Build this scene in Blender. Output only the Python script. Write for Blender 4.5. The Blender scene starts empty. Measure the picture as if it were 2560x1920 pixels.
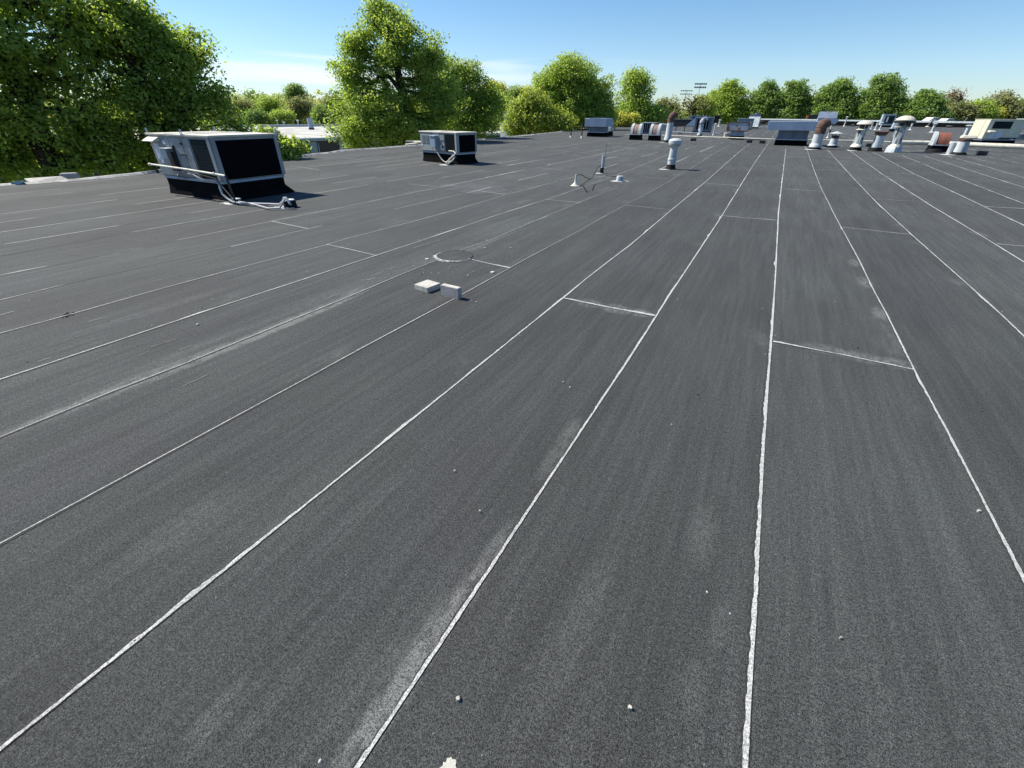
import bpy, math, random
import numpy as np
from mathutils import Vector, Matrix
random.seed(7)
rng = np.random.default_rng(11)
C = bpy.context.scene.collection
SC = bpy.context.scene
R_ = math.radians

# ------------------------------------------------------------------ camera
F_PX, PITCH, ROLL, HCAM, AZ = 1080.3, .5584, .0071, 1.55, .4915     # photo measured at 2560 x 1920
fw = Vector((0, math.cos(PITCH), -math.sin(PITCH)))
up0 = Vector((0, math.sin(PITCH), math.cos(PITCH)))
rt0 = Vector((1, 0, 0))
rt = math.cos(ROLL)*rt0 + math.sin(ROLL)*up0
up = -math.sin(ROLL)*rt0 + math.cos(ROLL)*up0
cam = bpy.data.cameras.new('camera')
cam.sensor_width = 36; cam.lens = F_PX/2560*36; cam.clip_end = 3000; cam.clip_start = .05
co = bpy.data.objects.new('camera', cam); C.objects.link(co); SC.camera = co
co.matrix_world = Matrix(((rt.x, up.x, -fw.x, 0), (rt.y, up.y, -fw.y, 0), (rt.z, up.z, -fw.z, HCAM), (0, 0, 0, 1)))

# ------------------------------------------------------------------ sky and sun
SUN_EL, SH_AZ = R_(48), R_(113)           # shadows fall to the right and a little towards the viewer
to_sun = Vector((-math.sin(SH_AZ)*math.cos(SUN_EL), -math.cos(SH_AZ)*math.cos(SUN_EL), math.sin(SUN_EL)))
w = bpy.data.worlds.new("World"); SC.world = w; w.use_nodes = True
nt = w.node_tree; nt.nodes.clear()
out = nt.nodes.new('ShaderNodeOutputWorld'); bg = nt.nodes.new('ShaderNodeBackground')
sky = nt.nodes.new('ShaderNodeTexSky'); sky.sky_type = 'NISHITA'; sky.sun_disc = False
sky.sun_elevation = SUN_EL; sky.sun_rotation = math.atan2(to_sun.x, to_sun.y)
sky.air_density = 1.1; sky.dust_density = .15; sky.ozone_density = 3.0; sky.altitude = 0
bg.inputs['Strength'].default_value = .078
tc = nt.nodes.new('ShaderNodeTexCoord')
sep = nt.nodes.new('ShaderNodeSeparateXYZ'); nt.links.new(tc.outputs['Generated'], sep.inputs[0])
mp = nt.nodes.new('ShaderNodeMapping'); mp.inputs['Scale'].default_value = (1.6, 1.6, 16); mp.inputs['Location'].default_value = (2.2, .4, 0)
nt.links.new(tc.outputs['Generated'], mp.inputs[0])
cn = nt.nodes.new('ShaderNodeTexNoise'); cn.inputs['Scale'].default_value = 2.0; cn.inputs['Detail'].default_value = 6; cn.inputs['Roughness'].default_value = .45
nt.links.new(mp.outputs[0], cn.inputs['Vector'])
def mrange(tree, v, a, b, c=0., d=1.):
    m = tree.nodes.new('ShaderNodeMapRange'); m.interpolation_type = 'SMOOTHSTEP'
    for i, x in zip((1, 2, 3, 4), (a, b, c, d)): m.inputs[i].default_value = x
    tree.links.new(v, m.inputs[0]); return m.outputs[0]
def mth(tree, op, a, b=0., c=0.):
    m = tree.nodes.new('ShaderNodeMath'); m.operation = op
    for i, x in enumerate((a, b, c)):
        if isinstance(x, (int, float)): m.inputs[i].default_value = x
        else: tree.links.new(x, m.inputs[i])
    return m.outputs[0]
cloud = mrange(nt, cn.outputs[0], .36, .60)
zz_ = mth(nt, 'MULTIPLY_ADD', cn.outputs[0], .05, mth(nt, 'SUBTRACT', sep.outputs['Z'], .025))
band = mth(nt, 'MULTIPLY', mrange(nt, zz_, .045, .062), mrange(nt, zz_, .088, .080))
left = mrange(nt, sep.outputs['X'], .30, -.25)
cm = mth(nt, 'MULTIPLY', mth(nt, 'MULTIPLY', cloud, band), mth(nt, 'MULTIPLY_ADD', left, .72, .03))
mixc = nt.nodes.new('ShaderNodeMix'); mixc.data_type = 'RGBA'
hsv = nt.nodes.new('ShaderNodeHueSaturation'); hsv.inputs['Saturation'].default_value = 1.22; nt.links.new(sky.outputs[0], hsv.inputs['Color'])
tint = nt.nodes.new('ShaderNodeMix'); tint.data_type = 'RGBA'; tint.blend_type = 'MULTIPLY'; tint.inputs[0].default_value = 1; tint.inputs[7].default_value = (.93, .99, 1.10, 1); nt.links.new(hsv.outputs[0], tint.inputs[6])
tint2 = nt.nodes.new('ShaderNodeMix'); tint2.data_type = 'RGBA'; tint2.blend_type = 'MULTIPLY'; nt.links.new(mrange(nt, sep.outputs['Z'], .16, .0), tint2.inputs[0]); tint2.inputs[7].default_value = (.88, .99, 1.18, 1); nt.links.new(tint.outputs[2], tint2.inputs[6])
nt.links.new(cm, mixc.inputs[0]); nt.links.new(tint2.outputs[2], mixc.inputs[6]); mixc.inputs[7].default_value = (8.2, 8.8, 9.2, 1)
nt.links.new(mixc.outputs[2], bg.inputs[0]); nt.links.new(bg.outputs[0], out.inputs[0])
sl = bpy.data.lights.new('sun', 'SUN'); sl.energy = 5.0; sl.angle = R_(.53); sl.color = (1, .955, .86)
so = bpy.data.objects.new('sun', sl); C.objects.link(so)
so.rotation_euler = to_sun.to_track_quat('Z', 'Y').to_euler(); so.location = (0, 0, 40)
SC.render.engine = 'CYCLES'
SC.view_settings.view_transform = 'Standard'; SC.view_settings.look = 'None'
SC.view_settings.exposure = .72; SC.view_settings.gamma = 1
SC.cycles.max_bounces = 8; SC.cycles.transmission_bounces = 6; SC.cycles.diffuse_bounces = 5; SC.cycles.transparent_max_bounces = 6
SC.cycles.use_denoising = True

# ------------------------------------------------------------------ measuring helpers
CA, SA = math.cos(AZ), math.sin(AZ)       # building axes: u across the seams, v along them
def ray(px, py):
    return rt*(px-1280) + up*(960-py) + fw*F_PX
def spot(px, py, z=0.):                   # point of the plane at height z
    d = ray(px, py); t = (z-HCAM)/d.z; return Vector((0, 0, HCAM)) + d*t
def far(px, py, D):                       # point at horizontal distance D
    d = ray(px, py); t = D/math.hypot(d.x, d.y); return Vector((0, 0, HCAM)) + d*t
def uv(px, py, z=0.):
    p = spot(px, py, z); return (p.x*CA - p.y*SA, p.x*SA + p.y*CA)
def uv2w(u, v, z=0.): return Vector((u*CA + v*SA, -u*SA + v*CA, z))
def high(base, top_py):                   # height of a point standing over a spot of the roof
    b = spot(*base); best = 0
    for i in range(0, 6000, 4):
        z = i/1000; r = Vector((b.x, b.y, z-HCAM)); yy = 960 - F_PX*(r.dot(up))/r.dot(fw)
        if yy <= top_py: return z
    return 3.
def mpp(px, py):                          # metres per photo pixel there
    b = spot(px, py) - Vector((0, 0, HCAM)); return b.dot(fw)/F_PX

# ------------------------------------------------------------------ scene helpers
def tag(o, label=None, cat=None, group=None, kind=None):
    if label: o['label'] = label
    if cat: o['category'] = cat
    if group: o['group'] = group
    if kind: o['kind'] = kind
    return o
def thing(name, label, cat, loc=(0, 0, 0), rz=0., group=None):
    o = bpy.data.objects.new(name, None); C.objects.link(o); o.empty_display_size = .1
    o.location = loc; o.rotation_euler = (0, 0, rz)
    return tag(o, label, cat, group)
def copy_tree(o, parent=None):
    c = o.copy(); C.objects.link(c); c.parent = parent
    for ch in list(o.children): copy_tree(ch, c)
    return c
class MB:
    def __init__(s): s.v = []; s.f = []; s.m = []; s.g = []
    def add(s, vs, fs, m=0):
        s.g.append((vs, fs, m)); n = len(s.v); s.v += [tuple(x) for x in vs]; s.f += [[i+n for i in f] for f in fs]; s.m += [m]*len(fs)
    def box(s, c, d, rz=0, m=0, M=None, top=None):
        # centre, full size; top = (sx, sy) scale of the upper face
        tx, ty = top or (1, 1); vs = []
        for z in (-.5, .5):
            for x, y in ((-.5, -.5), (.5, -.5), (.5, .5), (-.5, .5)):
                kx, ky = (tx, ty) if z > 0 else (1, 1)
                p = Vector((x*d[0]*kx, y*d[1]*ky, z*d[2]))
                if M is not None: p = M @ p
                if rz: p = Matrix.Rotation(rz, 3, 'Z') @ p
                vs.append(p + Vector(c))
        s.add(vs, [(3, 2, 1, 0), (4, 5, 6, 7), (0, 1, 5, 4), (1, 2, 6, 5), (2, 3, 7, 6), (3, 0, 4, 7)], m); return s
    def prism(s, poly, a, b, ax='y', m=0):     # polygon in the plane across ax, from a to b
        n = len(poly); vs = []
        for t in (a, b):
            for p, q in poly:
                vs.append({'y': (p, t, q), 'x': (t, p, q), 'z': (p, q, t)}[ax])
        fs = [tuple(range(n)), tuple(range(2*n-1, n-1, -1))] + [(i, n+i, n+(i+1) % n, (i+1) % n) for i in range(n)]
        s.add(vs, fs, m); return s
    def tube(s, pts, r, n=10, m=0, cap=True):
        pts = [Vector(p) for p in pts]; k = len(pts)
        rs = r if isinstance(r, (list, tuple)) else [r]*k
        vs = []; fs = []; prev = None
        for i, p in enumerate(pts):
            t = (pts[min(i+1, k-1)] - pts[max(i-1, 0)]).normalized()
            if prev is None:
                a = t.orthogonal().normalized()
            else:
                a = prev - t*prev.dot(t)
                a = a.normalized() if a.length > 1e-6 else t.orthogonal().normalized()
            prev = a; b = t.cross(a)
            for j in range(n):
                th = 2*math.pi*j/n; vs.append(p + (a*math.cos(th) + b*math.sin(th))*rs[i])
        for i in range(k-1):
            for j in range(n):
                fs.append((i*n+j, i*n+(j+1) % n, (i+1)*n+(j+1) % n, (i+1)*n+j))
        if cap: fs += [tuple(range(n-1, -1, -1)), tuple(range((k-1)*n, k*n))]
        s.add(vs, fs, m); return s
    def lathe(s, prof, n=24, c=(0, 0, 0), m=0, M=None):   # prof: (r, z) from the bottom up
        vs = []; fs = []
        for r, z in prof:
            for j in range(n):
                th = 2*math.pi*j/n; p = Vector((r*math.cos(th), r*math.sin(th), z))
                if M is not None: p = M @ p
                vs.append(p + Vector(c))
        k = len(prof)
        for i in range(k-1):
            for j in range(n): fs.append((i*n+j, i*n+(j+1) % n, (i+1)*n+(j+1) % n, (i+1)*n+j))
        if prof[0][0] > 1e-4: fs.append(tuple(range(n-1, -1, -1)))
        if prof[-1][0] > 1e-4: fs.append(tuple(range((k-1)*n, k*n)))
        s.add(vs, fs, m); return s
    def build(s, name, mats, parent=None, bevel=0., smooth=True, angle=35, each=0):
        if each:                                   # every `each` pieces become an object of their own
            for i in range(0, len(s.g), each):
                q = MB()
                for vs, fs, m in s.g[i:i+each]: q.add(vs, fs, m)
                q.build(name, mats, parent, bevel, smooth, angle)
            return
        me = bpy.data.meshes.new(name); me.from_pydata(s.v, [], s.f)
        for mm in (mats if isinstance(mats, (list, tuple)) else [mats]): me.materials.append(mm)
        me.polygons.foreach_set('material_index', s.m)
        if smooth:
            me.polygons.foreach_set('use_smooth', [True]*len(s.f)); me.set_sharp_from_angle(angle=R_(angle))
        me.update()
        o = bpy.data.objects.new(name, me); C.objects.link(o); o.parent = parent
        if bevel:
            b = o.modifiers.new('bevel', 'BEVEL'); b.width = bevel; b.segments = 2; b.limit_method = 'ANGLE'; b.angle_limit = R_(40)
            b.harden_normals = False
        return o

# ------------------------------------------------------------------ materials
def newmat(name):
    m = bpy.data.materials.new(name); m.use_nodes = True; t = m.node_tree
    return m, t, t.nodes['Principled BSDF']
def nnoise(t, scale, detail=4, rough=.6, vec=None, dims='3D'):
    n = t.nodes.new('ShaderNodeTexNoise'); n.noise_dimensions = dims
    n.inputs['Scale'].default_value = scale; n.inputs['Detail'].default_value = detail; n.inputs['Roughness'].default_value = rough
    if vec is not None: t.links.new(vec, n.inputs['Vector'])
    return n.outputs[0]
def objco(t, scale=None, out='Object'):
    c = t.nodes.new('ShaderNodeTexCoord').outputs[out]
    if scale:
        m = t.nodes.new('ShaderNodeMapping'); m.inputs['Scale'].default_value = scale; t.links.new(c, m.inputs[0]); return m.outputs[0]
    return c
def cmix(t, fac, a, b):
    m = t.nodes.new('ShaderNodeMix'); m.data_type = 'RGBA'
    if isinstance(fac, (int, float)): m.inputs[0].default_value = fac
    else: t.links.new(fac, m.inputs[0])
    for i, x in ((6, a), (7, b)):
        if isinstance(x, tuple): m.inputs[i].default_value = (*x, 1)
        else: t.links.new(x, m.inputs[i])
    return m.outputs[2]
def bump(t, b, h, dist, strength=1.):
    n = t.nodes.new('ShaderNodeBump'); n.inputs['Distance'].default_value = dist; n.inputs['Strength'].default_value = strength
    t.links.new(h, n.inputs['Height']); t.links.new(n.outputs[0], b.inputs['Normal'])
def surf(name, a, b=None, scale=3., lo=.4, hi=.65, rough=.6, metal=0., bmp=0., bscale=30., streak=False, third=None, tscale=1.5, tlo=.55, thi=.7, spec=.5):
    m, t, p = newmat(name)
    v = objco(t, (scale, scale, scale*.18 if streak else scale))
    col = cmix(t, mrange(t, nnoise(t, 1., 6, .65, v), lo, hi), a, b or tuple(x*.75 for x in a))
    if third:
        v2 = objco(t, (tscale, tscale, tscale*.3 if streak else tscale))
        col = cmix(t, mrange(t, nnoise(t, 1., 8, .7, v2), tlo, thi), col, third)
    t.links.new(col, p.inputs['Base Color']); p.inputs['Metallic'].default_value = metal
    r = mth(t, 'MULTIPLY_ADD', nnoise(t, scale*2, 4, .6, objco(t)), .3, rough-.15); t.links.new(r, p.inputs['Roughness'])
    p.inputs['Specular IOR Level'].default_value = spec
    if bmp: bump(t, p, nnoise(t, bscale, 5, .7, objco(t)), bmp)
    return m
M = {}
M['streaky'] = surf('streaked_bright_steel', (.50, .54, .55), (.34, .37, .38), 5, rough=.45, metal=.3, streak=True, third=(.05, .05, .05), tscale=5, tlo=.48, thi=.58)
M['blotch'] = surf('blotched_pale_sheet', (.50, .53, .54), (.36, .38, .40), 3, rough=.6, third=(.03, .03, .032), tscale=2.4, tlo=.48, thi=.56)
M['oldcement'] = surf('scuffed_flashing_cement', (.42, .42, .40), (.24, .24, .23), 14, rough=.9, third=(.05, .05, .052), tscale=26, tlo=.50, thi=.58)
M['galv'] = surf('galvanised_steel', (.30, .37, .48), (.25, .31, .41), 2.2, rough=.5, metal=.35, bmp=.002, bscale=8, streak=True)
M['galv_dull'] = surf('dull_zinc_sheet', (.15, .19, .25), (.10, .13, .17), 2., rough=.6, metal=.1, bmp=.003, bscale=6, streak=True)
M['grey_cab'] = surf('grey_cabinet_paint', (.27, .29, .30), (.21, .22, .23), 4, rough=.55, streak=True, third=(.14, .13, .125), tlo=.66, thi=.8)
M['grey_cab2'] = surf('weathered_grey_paint', (.25, .29, .32), (.19, .22, .25), 4, rough=.55, streak=True)
M['cream'] = surf('chalky_cream_top', (.58, .55, .46), (.46, .42, .34), 3, rough=.7, third=(.36, .22, .15), tscale=.9, tlo=.64, thi=.74)
M['beige'] = surf('beige_cabinet_paint', (.62, .60, .46), (.52, .50, .37), 3, rough=.55, streak=True, third=(.30, .26, .2), tlo=.7, thi=.82)
M['teal'] = surf('teal_grey_paint', (.16, .24, .26), (.12, .18, .20), 3, rough=.5, streak=True)
M['white'] = surf('weathered_white_paint', (.46, .49, .50), (.32, .35, .36), 5, rough=.6, streak=True, bmp=.002, bscale=10, third=(.16, .15, .13), tlo=.58, thi=.72)
M['whiteblue'] = surf('oxidised_aluminium', (.45, .50, .53), (.30, .34, .37), 6, rough=.5, metal=.1, streak=True, third=(.20, .2, .2), tlo=.62, thi=.72)
M['rust'] = surf('brown_rust', (.13, .065, .042), (.055, .032, .025), 5, rough=.85, bmp=.004, bscale=20, third=(.30, .21, .16), tlo=.58, thi=.75)
M['rusty_drum'] = surf('red_rust_sheet', (.22, .075, .045), (.15, .05, .03), 4, rough=.75, streak=True, bmp=.002)
M['brown_sheet'] = surf('brown_scroll_sheet', (.24, .155, .125), (.17, .11, .09), 5, rough=.7, streak=True)
M['rustmix'] = surf('zinc_with_rust', (.38, .42, .48), (.30, .33, .38), 5, rough=.55, metal=.2, third=(.33, .12, .04), tscale=2.2, tlo=.52, thi=.6)
M['rustedge'] = surf('rusted_edge', (.10, .045, .03), (.2, .085, .04), 9, rough=.85)
M['tar'] = surf('black_roof_cement', (.007, .007, .008), (.012, .012, .013), 8, rough=.7, bmp=.006, bscale=14, third=(.04, .04, .04), tlo=.66, thi=.75, spec=.12)
M['curbfelt'] = surf('black_curb_flashing', (.004, .004, .005), (.007, .007, .008), 5, rough=.85, bmp=.006, bscale=9, spec=.05)
M['mastic'] = surf('white_flashing_cement', (.55, .55, .52), (.34, .34, .32), 9, rough=.8, bmp=.01, bscale=18)
M['coil'] = surf('dark_coil_mesh', (.003, .0035, .005), (.005, .0055, .008), 6, rough=.85, spec=.04, third=(.06, .065, .07), tscale=11, tlo=.69, thi=.72)
M['grille'] = surf('dark_green_grille', (.012, .020, .024), (.008, .014, .017), 3, rough=.7, spec=.15)
M['dark'] = surf('dark_metal', (.012, .013, .015), (.022, .022, .023), 6, rough=.55)
M['pipe'] = surf('pale_pipe_paint', (.62, .60, .50), (.45, .42, .34), 6, rough=.55, third=(.2, .12, .07), tlo=.66, thi=.75)
M['conduit'] = surf('grey_flexible_conduit', (.42, .43, .44), (.3, .3, .31), 20, rough=.5, bmp=.004, bscale=90)
M['cable'] = surf('black_cable', (.025, .025, .026), (.05, .05, .05), 20, rough=.5)
M['label'] = surf('pale_sticker', (.62, .66, .72), (.42, .46, .55), 26, rough=.5)
M['concrete'] = surf('pale_concrete', (.47, .45, .39), (.36, .34, .30), 14, rough=.9, bmp=.004, bscale=60, third=(.22, .19, .17), tscale=9, tlo=.62, thi=.75)
M['greyconcrete'] = surf('grey_concrete_block', (.36, .34, .33), (.28, .26, .25), 12, rough=.9, bmp=.006, bscale=60, third=(.55, .52, .45), tscale=10, tlo=.66, thi=.75)
M['bark'] = surf('tree_bark', (.055, .045, .036), (.028, .023, .019), 6, rough=.95, streak=True, bmp=.02, bscale=12, spec=.1)
M['whiteroof'] = surf('white_roof_membrane', (.50, .48, .43), (.38, .36, .31), .35, rough=.8, third=(.26, .24, .20), tscale=.16, tlo=.46, thi=.62)
M['fascia'] = surf('pale_metal_fascia', (.46, .49, .50), (.4, .42, .43), 1, rough=.5)
M['panelg'] = surf('pale_green_wall_panel', (.40, .45, .40), (.33, .38, .34), 1.2, rough=.7)
M['glass'] = surf('dark_glazing', (.05, .07, .10), (.08, .1, .14), .8, rough=.15)
M['edge'] = surf('pale_gravel_stop', (.40, .39, .37), (.12, .11, .10), 2.2, rough=.7, bmp=.01, bscale=12)
M['carpaint'] = surf('white_car_paint', (.75, .75, .75), (.7, .7, .7), 1, rough=.3)
M['orange'] = surf('orange_primer', (.50, .16, .06), (.36, .11, .05), 3, rough=.8)
M['siding'] = surf('pale_siding', (.66, .64, .56), (.58, .56, .5), 1, rough=.7)

def brick(name, c1, c2, mo):
    m, t, p = newmat(name); b = t.nodes.new('ShaderNodeTexBrick')
    mpn = t.nodes.new('ShaderNodeMapping'); mpn.inputs['Rotation'].default_value = (R_(90), 0, 0)
    t.links.new(objco(t), mpn.inputs[0]); t.links.new(mpn.outputs[0], b.inputs[0])
    b.inputs['Color1'].default_value = (*c1, 1); b.inputs['Color2'].default_value = (*c2, 1); b.inputs['Mortar'].default_value = (*mo, 1)
    b.inputs['Scale'].default_value = 1; b.inputs['Mortar Size'].default_value = .012
    b.inputs['Brick Width'].default_value = .22; b.inputs['Row Height'].default_value = .075
    t.links.new(b.outputs[0], p.inputs['Base Color']); p.inputs['Roughness'].default_value = .9
    return m
M['brick'] = brick('dark_brown_brick', (.10, .055, .038), (.075, .042, .03), (.16, .13, .11))
M['tanbrick'] = brick('tan_brick', (.36, .25, .17), (.30, .2, .14), (.4, .34, .28))

# ---- granulated roll roofing: object space is (u, v)
WR = .6004*HCAM; C0 = .2294*HCAM
def HUE(t, c, k):
    m = t.nodes.new('ShaderNodeMix'); m.data_type = 'RGBA'; m.blend_type = 'MULTIPLY'; m.inputs[0].default_value = 1
    t.links.new(c, m.inputs[6]); m.inputs[7].default_value = (*k, 1); return m.outputs[2]
def membrane():
    m, t, p = newmat('granulated_roll_roofing')
    oc = objco(t); L = t.links
    s = t.nodes.new('ShaderNodeSeparateXYZ'); L.new(oc, s.inputs[0]); U, V = s.outputs[0], s.outputs[1]
    base = mrange(t, nnoise(t, .5, 3, .5, oc), .3, .7, .050, .061)
    strip = mth(t, 'FLOOR', mth(t, 'DIVIDE', mth(t, 'SUBTRACT', U, C0), WR))
    wn = t.nodes.new('ShaderNodeTexWhiteNoise'); wn.noise_dimensions = '1D'; L.new(strip, wn.inputs['W'])
    base = mth(t, 'MULTIPLY', base, mth(t, 'MULTIPLY_ADD', wn.outputs[0], .24, .90))
    # streaks along the rolls
    st = nnoise(t, 1., 5, .65, objco(t, (5, .28, 1)))
    base = mth(t, 'MULTIPLY', base, mrange(t, st, .32, .68, .90, 1.11))
    st2 = nnoise(t, 1., 6, .7, objco(t, (22, .8, 1)))
    base = mth(t, 'MULTIPLY', base, mrange(t, st2, .35, .7, .86, 1.20))
    gm = nnoise(t, 42, 6, .85, oc)
    base = mth(t, 'MULTIPLY', base, mrange(t, gm, .41, .59, .84, 1.17))
    # granules
    g1 = nnoise(t, 290, 2, .7, oc); g2 = nnoise(t, 120, 2, .6, oc)
    g3 = nnoise(t, 34, 3, .7, oc)
    g = mth(t, 'ADD', mth(t, 'ADD', mth(t, 'MULTIPLY', g1, .62), mth(t, 'MULTIPLY', g2, .31)), mth(t, 'MULTIPLY', g3, .07))
    base = mth(t, 'MULTIPLY', base, mrange(t, g, .38, .62, .12, 1.98))
    # sparkle of pale granules
    sp = mrange(t, nnoise(t, 150, 1, .5, objco(t, (1, 1, 1))), .74, .78, 0, 1)
    # dusty wear beside the laps (a stain of the membrane)
    frac = mth(t, 'FRACT', mth(t, 'DIVIDE', mth(t, 'SUBTRACT', U, C0), WR))
    near = mrange(t, frac, .72, 1.0)
    patch = mrange(t, nnoise(t, 1., 4, .65, objco(t, (1.2, .75, 1))), .54, .74)
    patch2 = nnoise(t, 26, 6, .75, objco(t, (1, .45, 1)))
    dust = mth(t, 'MULTIPLY', mth(t, 'MULTIPLY', near, patch), mrange(t, patch2, .35, .65, .3, 1.))
    # chosen worn places: u, v, half width, half length, strength
    for (a, b, ru, rv, k) in WORN:
        dx = mth(t, 'DIVIDE', mth(t, 'SUBTRACT', U, a), ru); dy = mth(t, 'DIVIDE', mth(t, 'SUBTRACT', V, b), rv)
        d2 = mth(t, 'ADD', mth(t, 'MULTIPLY', dx, dx), mth(t, 'MULTIPLY', dy, dy))
        e = mrange(t, d2, 1., .0, 0., k)
        dust = mth(t, 'ADD', dust, mth(t, 'MULTIPLY', e, mrange(t, patch2, .36, .60, .12, 1.)))
    dust = mth(t, 'MULTIPLY', mth(t, 'MINIMUM', dust, 1.), mrange(t, g, .42, .56, .12, 1.))
    cb = t.nodes.new('ShaderNodeCombineColor')
    L.new(mth(t, 'MULTIPLY', base, .99), cb.inputs[0]); L.new(mth(t, 'MULTIPLY', base, 1.01), cb.inputs[1]); L.new(mth(t, 'MULTIPLY', base, .955), cb.inputs[2])
    col = cmix(t, mth(t, 'MULTIPLY', dust, .72), cb.outputs[0], (.30, .30, .28))
    col = cmix(t, mth(t, 'MULTIPLY', sp, .5), col, (.45, .45, .43))
    # faint greenish and purplish batches of granules
    col = cmix(t, mth(t, 'MULTIPLY', mrange(t, nnoise(t, .5, 3, .5, oc), .35, .65), .5), col, HUE(t, col, (.95, 1.03, 1.)))
    col = cmix(t, mth(t, 'MULTIPLY', mrange(t, nnoise(t, .9, 3, .5, objco(t, (1, .5, 1))), .5, .7), .5), col, HUE(t, col, (1.03, .97, 1.04)))
    # dark damp blotches
    dk = mrange(t, nnoise(t, .55, 6, .7, oc), .60, .78, 1., .78)
    hs = t.nodes.new('ShaderNodeHueSaturation'); L.new(col, hs.inputs['Color']); L.new(dk, hs.inputs['Value'])
    L.new(hs.outputs[0], p.inputs['Base Color']); p.inputs['Roughness'].default_value = .88; p.inputs['Specular IOR Level'].default_value = .35
    lowh = nnoise(t, 1., 4, .6, objco(t, (2.2, .5, 1)))
    b1_ = t.nodes.new('ShaderNodeBump'); b1_.inputs['Distance'].default_value = .03; b1_.inputs['Strength'].default_value = .6; L.new(lowh, b1_.inputs['Height'])
    b2_ = t.nodes.new('ShaderNodeBump'); b2_.inputs['Distance'].default_value = .010; b2_.inputs['Strength'].default_value = .9; L.new(g, b2_.inputs['Height'])
    L.new(b1_.outputs[0], b2_.inputs['Normal']); L.new(b2_.outputs[0], p.inputs['Normal'])
    return m
def strip_mat(name, a, b):
    m, t, p = newmat(name); oc = objco(t)
    col = cmix(t, mrange(t, nnoise(t, 120, 3, .6, oc), .35, .65), b, a)
    col = cmix(t, mrange(t, nnoise(t, 210, 2, .6, oc), .54, .62, 0, .8), col, tuple(x*.3 for x in b))
    col = cmix(t, mrange(t, nnoise(t, 2.3, 5, .7, oc), .52, .72, 0, .55), col, tuple(x*.45 for x in b))
    t.links.new(col, p.inputs['Base Color']); p.inputs['Roughness'].default_value = .9
    bump(t, p, nnoise(t, 150, 3, .6, oc), .004); return m
M['seam'] = strip_mat('pale_granule_seam', (.54, .54, .51), (.30, .30, .29))
M['lap_shade'] = strip_mat('painted_lap_shade', (.03, .03, .03), (.015, .015, .015))  # dark colour that paints the shade line at the lap steps
M['smooth_patch'] = surf('grey_dusty_patch', (.060, .062, .062), (.045, .047, .047), 1.5, rough=.85)

def leafmat(name, c1, c2, tr, trf=.55):
    m, t, p = newmat(name)
    at = t.nodes.new('ShaderNodeAttribute'); at.attribute_name = 'tint'
    col = cmix(t, at.outputs['Fac'], c1, c2)
    t.links.new(col, p.inputs['Base Color']); p.inputs['Roughness'].default_value = .5; p.inputs['Specular IOR Level'].default_value = .35
    tl = t.nodes.new('ShaderNodeBsdfTranslucent'); hs = t.nodes.new('ShaderNodeMix'); hs.data_type = 'RGBA'; hs.blend_type = 'MULTIPLY'; hs.inputs[0].default_value = 1
    t.links.new(col, hs.inputs[6]); hs.inputs[7].default_value = (*tr, 1); t.links.new(hs.outputs[2], tl.inputs[0])
    mx = t.nodes.new('ShaderNodeMixShader'); mx.inputs[0].default_value = trf
    t.links.new(p.outputs[0], mx.inputs[1]); t.links.new(tl.outputs[0], mx.inputs[2])
    t.links.new(mx.outputs[0], t.nodes['Material Output'].inputs[0]); return m
TR = (1.6, 1.6, .9)
M['leaf_maple'] = leafmat('maple_leaf', (.165, .25, .05), (.34, .42, .09), TR)
M['leaf_fresh'] = leafmat('fresh_leaf', (.20, .29, .065), (.38, .46, .105), TR)
M['leaf_lime'] = leafmat('lime_leaf', (.22, .29, .06), (.36, .40, .09), TR)
M['leaf_yellow'] = leafmat('yellow_leaf', (.32, .34, .08), (.48, .47, .12), TR)
M['leaf_row'] = leafmat('row_leaf', (.140, .225, .065), (.25, .34, .105), TR)
M['leaf_olive'] = leafmat('olive_leaf', (.17, .19, .085), (.27, .28, .13), TR)
M['leaf_pink'] = leafmat('pink_bud', (.26, .20, .15), (.34, .28, .20), TR)
M['leaf_pale'] = leafmat('pale_leaf', (.24, .25, .14), (.36, .36, .22), TR, .35)

# ------------------------------------------------------------------ ground far below
g = MB(); g.box((0, 600, -5.6), (5000, 5000, .2))
mg, tg, pg = newmat('grass_ground'); v_ = objco(tg)
tg.links.new(cmix(tg, mrange(tg, nnoise(tg, .08, 8, .7, v_), .4, .6), (.07, .10, .03), (.12, .13, .06)), pg.inputs['Base Color']); pg.inputs['Roughness'].default_value = 1
tag(g.build('ground', mg, smooth=False), kind='structure')

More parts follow.
